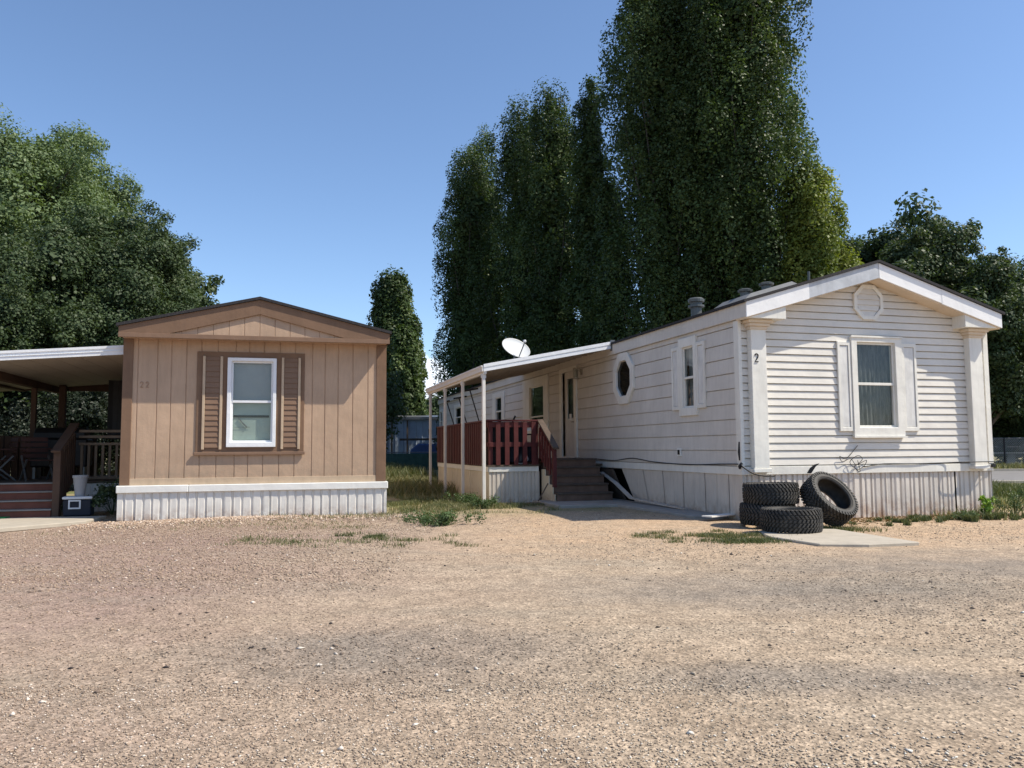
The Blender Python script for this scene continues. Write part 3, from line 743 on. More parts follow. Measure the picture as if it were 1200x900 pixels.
# front window + shutters
wn = sash_window(H2, FRONT, (2.13,3.17,1.34,3.06), (2.28,2.99,1.54,2.93), M['white_trim'], M['curtain'], .06, 2.25, .035, depth=.09)
mb = MB(); mb.box(2.11,3.19,-.085,-.061,1.33,1.36); part('sill', mb, M['white_trim'], wn)
mb = MB(); mb.box(2.12,3.18,-.08,-.061,3.045,3.075); part('head_trim', mb, M['white_trim'], wn)
def shutter(Mp, u0, u1, z0, z1):
    mb = MB(); ringm(mb, Mp, rect(u0,u1,z0,z1), rect(u0+.05,u1-.05,z0+.07,z1-.07), .008, .045); sh = part('shutter', mb, M['white_trim'], H2, bevel=.005)
    mb = MB(); q = (u0+.055,u1-.055,z0+.075,z1-.075); mb.box(q[0],q[1],.016,.032,q[2],q[3], M=Mp)
    part('shutter_panel', mb, M['shutter'], sh, bevel=.003)
shutter(FRONT, 1.86, 2.125, 1.44, 2.97); shutter(FRONT, 3.175, 3.48, 1.44, 2.97)
# side octagon window
oc = (4.575, 2.69)
mb = MB(); ringm(mb, SIDE, octo(*oc,.53,.56), octo(*oc,.37,.385), .0, .055); ow = part('window', mb, M['white_trim'], H2, 'octagonal window', bevel=.006)
mb = MB(); mb.poly([SIDE(u, .0, z) for u, z in octo(*oc,.37,.385)]); part('pane', mb, M['glass_dark'], ow)
mb = MB(); mb.quad(SIDE(4.1,-.1,2.2), SIDE(5.05,-.1,2.2), SIDE(5.05,-.1,3.2), SIDE(4.1,-.1,3.2)); part('curtain', mb, M['void'], ow)  # dark sheet standing in for the unlit room behind the pane
sash_window(H2, SIDE, (1.36,2.02,1.76,3.2), (1.49,1.85,1.94,3.0), M['white_trim'], M['grey_shade'], .05, 2.46, .03, 'glass_dark', label='narrow window with two panel shutters')
shutter(SIDE, 1.07, 1.355, 1.88, 3.07); shutter(SIDE, 2.025, 2.31, 1.88, 3.07)
sash_window(H2, SIDE, (9.75,12.2,1.6,3.25), (10.2,11.45,1.95,2.96), M['white_trim'], M['unlit_room'], .05, 2.1, .04, 'glass_dark')
sash_window(H2, SIDE, (14.4,16.0,1.8,3.1), (14.8,15.55,2.05,2.9), M['white_trim'], M['unlit_room'], .04, 2.45, .03, 'glass_dark')
sash_window(H2, SIDE, (21.0,22.6,1.95,3.05), (21.25,22.35,2.15,2.88), M['white_trim'], M['unlit_room'], .04, 2.5, .03, 'glass_dark')
sash_window(H2, SIDE, (25.1,25.95,1.9,3.0), (25.35,25.85,2.05,2.85), M['white_trim'], M['unlit_room'], .04, 2.45, .03, 'glass_dark')
# door
mb = MB(); ringm(mb, SIDE, rect(7.5,8.8,.90,3.27), rect(7.66,8.62,.96,3.16), .0, .045); dr = part('door', mb, M['white_trim'], H2, 'white half-glazed entry door', bevel=.005)
mb = MB(); ringm(mb, SIDE, rect(7.66,8.38,.96,3.16), rect(7.80,8.24,1.95,2.98), -.03, .01); mb.box(8.39,8.62,-.08,-.05,.96,3.16, M=SIDE); part('door_leaf', mb, M['lap'], dr, bevel=.005)
mb = MB(); mb.quad(SIDE(7.8,-.01,1.95), SIDE(8.24,-.01,1.95), SIDE(8.24,-.01,2.98), SIDE(7.8,-.01,2.98)); part('pane', mb, M['glass_dark'], dr)
mb = MB(); mb.box(7.72,8.3,-.10,-.09,1.9,3.0, M=SIDE); part('blind', mb, M['grey_shade'], dr)
mb = MB(); mb.box(7.92,8.08,.012,.02,1.90,2.06, M=SIDE); part('notice', mb, M['paper'], dr)
mb = MB(); mb.tube([SIDE(7.74,.01,1.85),SIDE(7.74,.06,1.85),SIDE(7.84,.06,1.85)], .014); part('handle', mb, M['brass'], dr)
# porch lantern
mb = MB(); mb.box(7.12,7.24,.0,.03,3.0,3.14, M=SIDE); mb.beam(SIDE(7.18,.03,3.08), SIDE(7.18,.16,3.14), .02); mb.box(7.12,7.24,.10,.22,3.14,3.17, M=SIDE)
for u in (7.13,7.22):
    for o_ in (.11,.20): mb.box(u,u+.012,o_,o_+.012,2.92,3.14, M=SIDE)
mb.box(7.12,7.24,.10,.22,2.9,2.92, M=SIDE); lt = part('wall_lantern', mb, M['brass'], H2)
mb = MB(); mb.box(7.14,7.22,.12,.20,2.93,3.12, M=SIDE); part('lantern_glass', mb, M['glass'], lt)
# outlet
mb = MB(); mb.box(2.04,2.18,.005,.03,1.02,1.17, M=SIDE); ol = part('outlet_cover', mb, M['white_cap'], H2, bevel=.004)
mb = MB(); mb.box(2.07,2.15,.031,.036,1.05,1.14, M=SIDE); part('outlet', mb, M['void'], ol)
# skirting front: irregular ribs
mb = MB(); rprof = [(0,0),(.30,0),(.36,-.026),(.46,-.026),(.52,0),(.70,0),(.76,-.016),(.86,-.016),(.92,0)]
ribbed(mb, FRONT, .0, 4.22, -.03, .738, [(p, d-.012) for p, d in rprof], .212)
ribbed(mb, FRONT, 4.25, W2, -.03, .738, [(p, d-.010) for p, d in rprof], .212)
mb.quad((W2,0,-.03),(W2,LEN2,-.03),(W2,LEN2,.738),(W2,0,.738))
part('skirting', mb, M['skirt_r'], H2, 'rust-stained ribbed front skirting')
# side skirting with a torn gap
mb = MB(); z0 = -.03
sp = [(0,0),(.93,0),(.95,-.012),(.98,-.012)]
def skew(u0b, u0t, u1b, u1t, o=0): mb.quad((-o,u0b,z0),(-o,u1b,z0),(-o,u1t,.738),(-o,u0t,.738))
bb_ = [0,.42,.80,1.2,1.6,2.0,2.35,2.75,3.1,3.45,3.8,4.1]; tt = [0,.43,.82,1.22,1.62,2.02,2.42,2.86,3.3,3.75,4.25,4.85]
for k in range(len(bb_)-1): skew(bb_[k]+.006, tt[k]+.006, bb_[k+1]-.006, tt[k+1]-.006, .004*(k % 2)-.004)
mb.quad((.03,0,z0),(.03,4.1,z0),(.03,4.85,.738),(.03,0,.738))
part('skirting', mb, M['skirt_side'], H2, 'aged side skirting with slanted boards next to a torn gap')
mb = MB(); mb.quad((.0,6.35,z0),(.0,LEN2,z0),(.0,LEN2,.738),(.0,6.35,.738)); mb.quad((.35,4.6,z0),(.35,6.4,z0),(.35,6.4,.73),(.35,4.6,.73))  # far skirting, plus a dark sheet painted as shade inside the torn gap
part('far_skirting_gap_shade', mb, M['void'], H2)
mb = MB(); mb.hexa([(.05,4.75,.0),(.12,6.0,.0),(.16,6.0,.0),(.09,4.75,.0),(.0,5.35,.70),(.0,6.3,.72),(.04,6.3,.72),(.04,5.35,.70)]); part('loose_panel', mb, M['grey_wood'], H2)
# flues
def roofz(a): return PK+.05-abs(a-W2/2)*slope
mb = MB(); ca_, cs = 1.0, 3.17; zr = roofz(ca_)
mb.lathe([(.11,-.1),(.11,.17),(.165,.18),(.165,.22),(.12,.23),(.12,.29)], (ca_,cs,zr), 20); fl = part('flue', mb, M['metal_flue'], H2, smooth=False)
mb = MB(); mb.lathe([(.12,.28),(.165,.285),(.17,.34),(.13,.37),(0,.38)], (ca_,cs,zr), 20); part('flue_cap', mb, M['metal_flue'], fl)
mb = MB(); q = (.9, 1.75); 
mb.hexa([(q[0]-.35,.75,roofz(q[0]-.35)-.02),(q[1],.75,roofz(q[1])-.02),(q[1],1.9,roofz(q[1])-.02),(q[0]-.35,1.9,roofz(q[0]-.35)-.02),(q[0]-.1,.85,roofz(.9)+.06),(q[1]-.1,.85,roofz(q[1])+.06),(q[1]-.1,1.8,roofz(q[1])+.06),(q[0]-.1,1.8,roofz(.9)+.06)])
sk = part('roof_curb', mb, M['roof_metal'], H2)
for (a, s) in ((1.0,1.35),(1.32,1.15)):
    mb = MB(); z = roofz(a); mb.lathe([(.085,0),(.085,.13),(.13,.135),(.135,.17),(.09,.19),(0,.195)], (a,s,z+.02), 18); part('vent_cap', mb, M['metal_flue'], sk)
mb = MB(); mb.tube([(1.75,.5,roofz(1.75)-.05),(1.75,.5,roofz(1.75)+.17)], .022); part('vent_pipe', mb, M['metal_flue'], H2)

# fallen trim strip
o = MB(); o.beam((-.06,5.85,.62),(-.12,4.9,.42),.10,.02); o.beam((-.12,4.9,.42),(-.2,3.9,.14),.10,.02); o.beam((-.2,3.9,.14),(-.16,1.7,.075),.10,.02)
o = part('trim_strip', o, M['skirt_side']); o.location = (RX,RY,0); o.rotation_euler = (0,0,RT); tag(o, 'long pale trim strip fallen slantwise from the torn skirting to the pad', 'trim strip')
mbp = MB(); mbp.box(-.35,.35,-.1,.1,0,.02); o = part('scrap_board', mbp, M['white_cap']); o.location = wpt(RF,-.28,.25,.07); o.rotation_euler = (0,0,RT+.4); tag(o, 'short white board lying by the corner of the white home', 'board')

# cables
def cable(pts, r, label, name='cable'):
    mb = MB(); P = [Vector(p) for p in pts]; Q = []
    for i in range(len(P)-1):
        p0 = P[max(i-1,0)]; p1 = P[i]; p2 = P[i+1]; p3 = P[min(i+2,len(P)-1)]
        for k in range(8):
            t_ = k/8; Q.append(.5*((2*p1)+(p2-p0)*t_+(2*p0-5*p1+4*p2-p3)*t_*t_+(3*p1-p0-3*p2+p3)*t_**3))
    Q.append(P[-1]); mb.tube(Q, r, 5)
    o = part(name, mb, M['black'], smooth=True); o.location = (RX,RY,0); o.rotation_euler = (0,0,RT); return tag(o, label, 'cable')
cable([(-.03,6.4,.93),(-.035,5.2,.90),(-.03,4.2,.96),(-.04,3.2,.90),(-.035,1.8,.87),(-.04,.6,.90),(-.05,.06,.91)], .010, 'thin dark cable running along the foot of the shaded side wall')
cable([(-.05,-.02,.92),(-.02,-.06,.86),(.1,-.16,.76),(.3,-.17,.72),(.5,-.12,.71)], .011, 'black cable end sagging from the corner trim to behind the stacked tyres')
pts = [(2.18,-.02,.98)]
rr = random.Random(4)
cable([(2.2,-.03,1.2),(2.08,-.03,1.08),(1.95,-.03,.98),(1.82,-.05,1.02),(1.86,-.06,.93),(2.02,-.06,.98),(2.12,-.07,.88),(2.25,-.07,.97),(2.15,-.08,1.03),(2.0,-.07,.92),(2.15,-.06,.80),(2.3,-.05,.86),(2.35,-.05,.95),(2.22,-.05,.90),(2.1,-.05,.84),(2.22,-.04,.76),(2.18,-.04,.95)], .0055, 'tangled coil of black wire hanging below the front window', 'wire_coil')
cable([(2.3,-.04,.84),(2.7,-.035,.885),(3.3,-.035,.88),(4.0,-.035,.89),(4.3,-.17,.90),(4.9,-.17,.90),(5.06,-.05,.88)], .009, 'dark cable running from the wire coil to the right corner')
mb = MB(); mb.box(5.0,5.085,-.06,-.03,.80,.86); o = part('junction_box', mb, M['black'], bevel=.004); o.location = (RX,RY,0); o.rotation_euler = (0,0,RT); o.parent = None; tag(o, 'small black junction box at the right foot of the white home', 'junction box')

# ------------------------------------------------------------------ RED DECK
DK = thing('raised_deck', 'raised deck with red railing, cream skirting and weathered stairs beside the white home', 'deck', (RX,RY,0), RT)
A0, A1, S0, S1, DZ = -2.8, -1.66, 5.62, 11.6, .82
mb = MB()
k = 0; s_ = S0-.04
while s_ < S1: mb.box(A0-.03, -.02 if s_ > 5.75 else A1, s_, s_+.135, DZ-.035, DZ); s_ += .142
part('deck_floor', mb, M['grey_wood'], DK)
mb = MB(); mb.box(A0, A1, S0-.02, S0, DZ-.15, DZ-.036); mb.box(A0-.02, A0, S0, S1, DZ-.15, DZ-.036); part('rim_board', mb, M['white_trim'], DK, bevel=.004)
mb = MB()
ribbed(mb, lambda u, o, z: (u, S0-o, z), A0, A1+.02, -.03, DZ-.15, [(0,0),(.5,0),(.58,-.02),(.85,-.02),(.93,0)], .095)
part('skirting', mb, M['skirt_side'], DK, 'grey ribbed skirting at the front of the deck')
mb = MB(); ribbed(mb, lambda u, o, z: (A0-o, u, z), S0, S1, -.03, DZ-.15, [(0,0),(.88,0),(.90,-.012),(.96,-.012)], .21)
part('skirting', mb, M['deck_skirt'], DK, 'cream panelled skirting on the left of the deck')
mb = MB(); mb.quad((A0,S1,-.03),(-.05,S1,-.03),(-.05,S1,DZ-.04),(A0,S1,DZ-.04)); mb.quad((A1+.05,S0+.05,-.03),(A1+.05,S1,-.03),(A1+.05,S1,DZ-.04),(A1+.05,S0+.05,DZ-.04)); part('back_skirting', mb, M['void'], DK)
# stairs: 5 risers
SA0, SA1 = -1.56, -.28; sb = 4.68; ntr = 5; rz_ = (.95-.06)/ntr; td = .235
for k in range(ntr):
    z1 = .06+rz_*(k+1); s0 = sb+k*td
    mb = MB(); mb.box(SA0, SA1, s0-.03, s0+(td if k < ntr-1 else 1.2), z1-.04, z1); part('tread', mb, M['grey_rail'], DK, bevel=.005)
    mb = MB(); mb.box(SA0+.01, SA1-.01, s0, s0+.02, z1-rz_, z1-.041); part('riser', mb, M['stair'], DK)
# platform box below top landing
mb = MB(); mb.box(SA0+.02, SA1-.02, sb+ntr*td, S0+1.5, .1, .9); part('landing_frame', mb, M['stair'], DK)
# stepped cream side panel
pts = [(S0+.02,0)]
mb = MB(); P = [(5.64,-.02),(4.72,-.02),(4.72,.20),(4.86,.20),(4.86,.40),(5.12,.40),(5.12,.58),(5.38,.58),(5.38,.72),(5.64,.72)]
mb.prism(P, lambda s, z: (SA0-.025,s,z), lambda s, z: (SA0-.005,s,z)); part('stair_side', mb, M['deck_skirt'], DK, 'cream stepped panel closing the side of the stairs')
# rail
RT_ = 1.80
def rail(name, p, q, w=.09, h=.035, m='red'):
    mb = MB(); mb.beam(p, q, w, h); return part(name, mb, M[m], DK, bevel=.004)
for (a, s) in ((A0+.045,S0+.045),(A1-.045,S0+.045),(A0+.045,S1-.05),(A0+.045,8.6)):
    mb = MB(); mb.box(a-.045,a+.045,s-.045,s+.045,DZ,RT_-.02); part('post', mb, M['red'], DK, bevel=.005)
rail('top_rail', (A0+.02,S0-.02,RT_), (A0+.02,S1,RT_), .14, .04); rail('top_rail', (A0-.05,S0+.01,RT_), (A1+.03,S0+.01,RT_), .14, .04)
rail('side_rail', (A0+.0,S0,RT_-.09), (A0+.0,S1,RT_-.09), .035, .12); rail('side_rail', (A0,S0-.01,RT_-.09), (A1,S0-.01,RT_-.09), .035, .12)
rail('lower_rail', (A0+.0,S0,1.27), (A0+.0,S1,1.27), .035, .10); rail('lower_rail', (A0,S0-.01,1.27), (A1,S0-.01,1.27), .035, .10)
k = 0; s_ = S0+.16
while s_ < S1-.05:
    mb = MB(); mb.box(A0-.045,A0-.019,s_,s_+.105,DZ-.02,RT_-.03); part('baluster', mb, M['red'], DK); s_ += .21
for k in range(5):
    mb = MB(); a = A0+.15+k*.205; mb.box(a, a+.10, S0-.055, S0-.03, DZ-.0, RT_-.03); part('baluster', mb, M['red'], DK)
# stair rail
mb = MB(); mb.box(SA0-.1,SA0-.02,4.60,4.68,.36,1.16); part('newel_post', mb, M['red'], DK, bevel=.005)
rail('handrail', (SA0-.06,4.52,1.18), (SA0-.06,5.62,1.82), .14, .04, 'grey_rail'); rail('stair_top_rail', (SA0-.06,4.64,1.08), (SA0-.06,5.6,1.66), .03, .09); rail('stair_lower_rail', (SA0-.06,4.64,.70), (SA0-.06,5.6,1.22), .03, .09)
for k in range(5):
    s_ = 4.80+k*.17; z = (s_-4.6)*.58; mb = MB(); mb.box(SA0-.105,SA0-.08,s_,s_+.085,.52+z*.85,1.13+z); part('baluster', mb, M['red'], DK)

# ------------------------------------------------------------------ PATIO COVER
CV = thing('patio_cover', 'white aluminium patio cover on slim posts over the red deck', 'patio cover', (RX,RY,0), RT)
CA, CS0, CS1 = -3.02, 5.12, 12.1
czr = lambda a: 2.86+(a-CA)*(.59/3.0)
mb = MB()
mb.hexa([(CA,CS0,czr(CA)),(0-.02,CS0,czr(0)),(-.02,CS1,czr(0)),(CA,CS1,czr(CA)),(CA,CS0,czr(CA)+.02),(-.02,CS0,czr(0)+.02),(-.02,CS1,czr(0)+.02),(CA,CS1,czr(CA)+.02)])
for k in range(17):
    s_ = CS0+.3+k*.4; mb.hexa([(CA,s_,czr(CA)-.02),(-.02,s_,czr(0)-.02),(-.02,s_+.03,czr(0)-.02),(CA,s_+.03,czr(CA)-.02),(CA,s_,czr(CA)-.001),(-.02,s_,czr(0)-.001),(-.02,s_+.03,czr(0)-.001),(CA,s_+.03,czr(CA)-.001)])
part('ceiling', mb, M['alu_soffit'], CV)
mb = MB()
mb.hexa([(CA,CS0,czr(CA)+.09),(0-.02,CS0,czr(0)+.09),(-.02,CS1,czr(0)+.09),(CA,CS1,czr(CA)+.09),(CA,CS0,czr(CA)+.10),(-.02,CS0,czr(0)+.10),(-.02,CS1,czr(0)+.10),(CA,CS1,czr(CA)+.10)])
part('roof_panel', mb, M['alu'], CV)
mb = MB()
for (z0, z1, o) in ((-.03,.03,.008),(.03,.06,-.010),(.06,.13,.012)):
    mb.hexa([(CA-.02,CS0-.02-o,czr(CA)+z0),(-.0,CS0-.02-o,czr(0)+z0),(-.0,CS0+.0,czr(0)+z0),(CA-.02,CS0+.0,czr(CA)+z0),(CA-.02,CS0-.02-o,czr(CA)+z1),(-.0,CS0-.02-o,czr(0)+z1),(-.0,CS0+.0,czr(0)+z1),(CA-.02,CS0+.0,czr(CA)+z1)])
part('end_fascia', mb, M['alu'], CV)
mb = MB(); mb.box(CA-.06,CA-.021,CS0-.02,CS1,2.83,2.96); mb.box(CA-.075,CA-.06,CS0-.02,CS1,2.92,2.965); mb.box(CA-.02,CA+.05,CS0+.0,CS1,2.78,2.859)
part('gutter', mb, M['post_white'], CV, bevel=.004)
for i_, s_ in enumerate((5.20,7.28,9.45,11.66)):
    mb = MB(); mb.box(CA-.035,CA+.035,s_-.035,s_+.035,-.05,2.79); mb.box(CA-.06,CA+.06,s_-.01,s_+.01,2.70,2.78); part('post', mb, M['post_white'], CV, bevel=.008)
mb = MB(); mb.box(-.10,-.0,CS0-.04,CS0-.005,3.36,3.60); part('corner_flashing', mb, M['grey_metal'], CV)

# satellite dish
sd = thing('satellite_dish', 'white satellite dish standing above the patio cover', 'satellite dish', wpt(RF, -2.2, 5.62, czr(-2.2)+.10), 0)
n_ = Vector((.46,-.62,.62)).normalized(); rot = n_.to_track_quat('Z','Y').to_matrix().to_4x4()
mb = MB(); prof = [(r, .26*(r/.32)**2*.32) for r in np.linspace(.001,.32,9)]
mb.lathe(prof+[(.325,.09),(.32,.075)]+[(r, .26*(r/.32)**2*.32-.012) for r in np.linspace(.30,.001,6)], n=36, sx=1.12, sy=.92)
TT = Matrix.Translation((0,0,.25)) @ rot
mb.v = [tuple(TT @ Vector(v)) for v in mb.v]; part('dish', mb, M['dish'], sd, smooth=True)
mb = MB(); a_ = TT @ Vector((-.05,-.28,.07)); b_ = TT @ Vector((.02,-.10,.40)); mb.tube([a_, b_], .013); part('arm', mb, M['grey_metal'], sd)
mb = MB(); mb.tube([b_, b_+(TT @ Vector((0,0,.25))-b_)*.25], .03, 10); part('receiver', mb, M['grey_white'], sd)
mb = MB(); mb.tube([(0,0,0),(0,0,.16),TT @ Vector((0,0,-.01))], .02); mb.box(-.09,.09,-.09,.09,-.01,.01); part('mast', mb, M['grey_metal'], sd)

# things on the deck
def dthing(n, label, cat, a, s, z=DZ, rz=0, group=None): return thing(n, label, cat, wpt(RF, a, s, z), RT+rz, group)
for (lab, a, s, da, hh, top) in (('long-handled tool leaning at the left end of the red railing', -2.55, 10.6, .18, 1.7, 'h'),
    ('long-handled push broom leaning against the middle of the red railing', -2.5, 9.2, .10, 1.72, 't'), ('long-handled rake with a wide head leaning nearest the front post', -2.45, 8.1, .10, 1.85, 't')):
    o = dthing('broom' if top == 't' else 'hoe', lab, 'tool', a, s)
    p = Vector((0.25,-.35,0)); q = Vector((-.15,.25,hh)); mb = MB(); mb.tube([p, q], .016); part('handle', mb, M['black'], o)
    mb = MB(); d_ = Vector((.34,-.10,.06)) if top == 't' else Vector((.12,-.1,.03)); mb.beam(q-d_*.4, q+d_*.6, .035, .04); part('head', mb, M['black'], o)
o = dthing('hose_stub', 'bent black handle poking above the front rail of the deck', 'handle', -2.15, 6.0); mb = MB(); mb.tube([(0,0,0),(0,0,.95),(.03,0,1.02),(.07,0,1.10)], .022); part('rod', mb, M['black'], o)
# blue sled / hand truck with white loop
o = dthing('walker_frame', 'blue board with a white bent tube frame behind the deck balusters', 'frame', -2.0, 5.85)
mb = MB(); mb.box(-.28,.28,.03,.06,.05,.42); part('board', mb, M['navy'], o, bevel=.03)
mb = MB(); mb.tube([(-.11,0,.45),(-.11,0,.22),(-.15,0,.12),(-.11,0,.04),(0,0,.02),(.12,0,.04),(.17,0,.12),(.13,0,.22),(.12,0,.46)], .014, 8); part('tube', mb, M['grey_white'], o, smooth=True)
o = dthing('filler_bin', 'dark bin added on the deck to darken the space behind the front balusters', 'bin', -2.35, 6.4)  # dark filler added so the space behind the balusters reads as shade
mb = MB(); mb.prism([(-.30,0),(.52,0),(.56,.85),(-.34,.85)], lambda x, z: (x,-.2,z), lambda x, z: (x,.22,z)); part('bin', mb, M['black'], o, bevel=.02)
mb = MB(); mb.box(-.36,.58,-.23,.25,.852,.90); part('lid', mb, M['black'], o, bevel=.01)
o = dthing('patio_table', 'small dark table on the deck with a white card on top', 'table', -1.85, 7.0)
mb = MB(); mb.box(-.45,.45,-.3,.3,.68,.71); part('tabletop', mb, M['black'], o, bevel=.006)
for x in (-.4,.37):
    for y in (-.27,.24):
        mb = MB(); mb.box(x,x+.03,y,y+.03,0,.679); part('leg', mb, M['black'], o)
mb = MB(); mb.box(-1.94,-1.80,5.64,5.645,1.58,1.68); o = part('paper_notice', mb, M['paper']); o.location = (RX,RY,.0); o.rotation_euler = (0,0,RT); tag(o, 'small white card fixed between the front balusters of the red railing', 'card')
# leaning hand tool by the deck corner
o = thing('shovel', 'short shovel leaning against the cream stair panel', 'shovel', wpt(RF,-1.95,4.75,0.02), RT)
mb = MB(); mb.tube([(0,0,.05),(.22,.0,.42)], .014); part('handle', mb, M['grey_wood'], o)
mb = MB(); mb.prism([(-.12,-.1),(.12,-.1),(.14,.1),(0,.2),(-.14,.1)], lambda x, y: (x-.08,y,.0), lambda x, y: (x-.08,y,.02)); part('blade', mb, M['stair'], o)

# ------------------------------------------------------------------ TYRES
def tyre_meshes():
    R, wd = .41, .15
    mb = MB()
    prof = [(.275,-wd*.80),(.29,-wd*.94),(.315,-wd*1.02),(.345,-wd*1.02),(.375,-wd*.95),(.388,-wd*.82),(.392,-wd*.4),(.394,0),(.392,wd*.4),(.388,wd*.82),(.375,wd*.95),(.345,wd*1.02),(.315,wd*1.02),(.29,wd*.94),(.275,wd*.80),(.285,wd*.7),(.31,wd*.8),(.36,wd*.6),(.365,0),(.36,-wd*.6),(.31,-wd*.8),(.285,-wd*.7),(.275,-wd*.80)]
    mb.lathe(prof, n=72)
    tr = MB(); N = 44
    def blk(a, z0, z1, wa, sk, r0, r1, r1b=None):
        r1b = r1b or r1; P = []
        for r in (None,):
            for (aa, zz, rr) in ((a-wa,z0,r0),(a+wa,z0,r0),(a+wa+sk,z1,r0),(a-wa+sk,z1,r0),(a-wa,z0,r1),(a+wa,z0,r1),(a+wa+sk,z1,r1b),(a-wa+sk,z1,r1b)):
                P.append((rr*math.cos(aa), rr*math.sin(aa), zz))
        tr.hexa(P)
    da = 2*math.pi/N
    for k in range(N):
        a = k*da
        blk(a, -.150, -.090, da*.27, da*.7, .372, .404, .415); blk(a+da*.5, .090, .150, da*.27, -da*.7, .372, .415, .404)
        blk(a+da*.1, -.078, -.030, da*.27, da*.6, .380, .416); blk(a+da*.4, .030, .078, da*.27, -da*.6, .380, .416)
        blk(a+da*.25, -.020, .020, da*.3, da*.3, .380, .416)
    # shoulder lugs
    for k in range(N):
        a = k*da
        for sg in (-1, 1):
            P = []
            for (aa, zz, rr) in ((a-da*.28,.140,.362),(a+da*.28,.140,.362),(a+da*.28,.152,.402),(a-da*.28,.152,.402),(a-da*.22,.160,.355),(a+da*.22,.160,.355),(a+da*.26,.156,.400),(a-da*.26,.156,.400)):
                P.append((rr*math.cos(aa+(sg > 0)*da*.5), rr*math.sin(aa+(sg > 0)*da*.5), zz*sg))
            tr.hexa(P)
    rim = MB(); 
    for sg in (-1, 1): rim.lathe([(.300,sg*.148),(.304,sg*.1545),(.312,sg*.1555),(.316,sg*.152)], n=72)
    return mb, tr, rim
cm_, tr_, rm_ = tyre_meshes()
T0 = thing('tyre', 'worn black tyre lying flat on the pale slab in front of the stack', 'tyre', (3.905,11.35,.175), .3, 'old tyres by the white home')
part('casing', cm_, M['tyre'], T0, smooth=True); part('tread', tr_, M['tyre'], T0, bevel=.003); part('bead_rib', rm_, M['tyre_dusty'], T0)
def dup(root, loc, rot, label):
    r = root.copy(); C.objects.link(r); r.location = loc; r.rotation_euler = rot; r['label'] = label
    for ch in list(root.children):
        c = ch.copy(); C.objects.link(c); c.parent = r
        for g_ in ch.children:
            d = g_.copy(); C.objects.link(d); d.parent = c
    return r
dup(T0, (3.88,12.32,.175), (0,0,1.1), 'black tyre at the bottom of the two-tyre stack by the corner')
dup(T0, (3.93,12.30,.487), (0,rad(1),2.0), 'black tyre lying on top of another against the home corner')
nn = Vector((.40,-.66,.64)).normalized(); fc = Vector((4.80,12.02,.50))
q = nn.to_track_quat('Z','Y')
dup(T0, fc-nn*.15, q.to_euler(), 'tyre leaning upright against the front skirting, its hole facing the camera')
mb = MB(); mb.prism([(0,0),(.06,.0),(.13,.10),(.19,.15),(.12,.135),(.05,.08)], lambda x, z: (x,0,z), lambda x, z: (x,.03,z)); o = part('rubber_scrap', mb, M['black']); o.location = (4.50,12.3,.78); tag(o, 'torn black rubber flap sticking up behind the leaning tyre', 'scrap')

# ------------------------------------------------------------------ vegetation
def leaves(centers, radii, counts, size, rng, up=.35, shell=.45, aspect=.62, drop=0, tonew=(.5,.3)):
    """leaf quads spread through ellipsoidal clumps. returns V,F,tone"""
    idx = np.repeat(np.arange(len(centers)), counts); n = len(idx)
    d = rng.normal(size=(n,3)); d /= np.linalg.norm(d, axis=1)[:,None]
    r = rng.random(n)**shell; r = r*(1+.07*np.clip(rng.normal(size=n),-2,1.2))
    p = centers[idx]+d*radii[idx]*r[:,None]
    nrm = d*1.15+rng.normal(size=(n,3))*.55; nrm[:,2] += up; nrm /= np.linalg.norm(nrm, axis=1)[:,None]
    tgt = rng.normal(size=(n,3)); tgt[:,2] -= drop; u = np.cross(nrm, tgt); u /= np.linalg.norm(u, axis=1)[:,None]+1e-9
    v = np.cross(nrm, u); s = size*(.6+.8*rng.random(n))[:,None]
    a = p-u*s*.5; c = p+u*s*.5; b = p+v*s*aspect*.5+u*s*.05; e = p-v*s*aspect*.5+u*s*.05
    V = np.stack([a, b, c, e], 1).reshape(-1,3); F = np.arange(4*n).reshape(-1,4)
    cl = rng.random(len(centers))[idx]
    tone = np.clip(tonew[0]*rng.random(n)+tonew[1]*cl, 0, 1)
    return V, F, tone
def merge(parts):
    off = 0; Vs, Fs, Ts = [], [], []
    for V, F, T in parts: Vs.append(V); Fs.append(F+off); Ts.append(T); off += len(V)
    return np.concatenate(Vs), np.concatenate(Fs), np.concatenate(Ts)
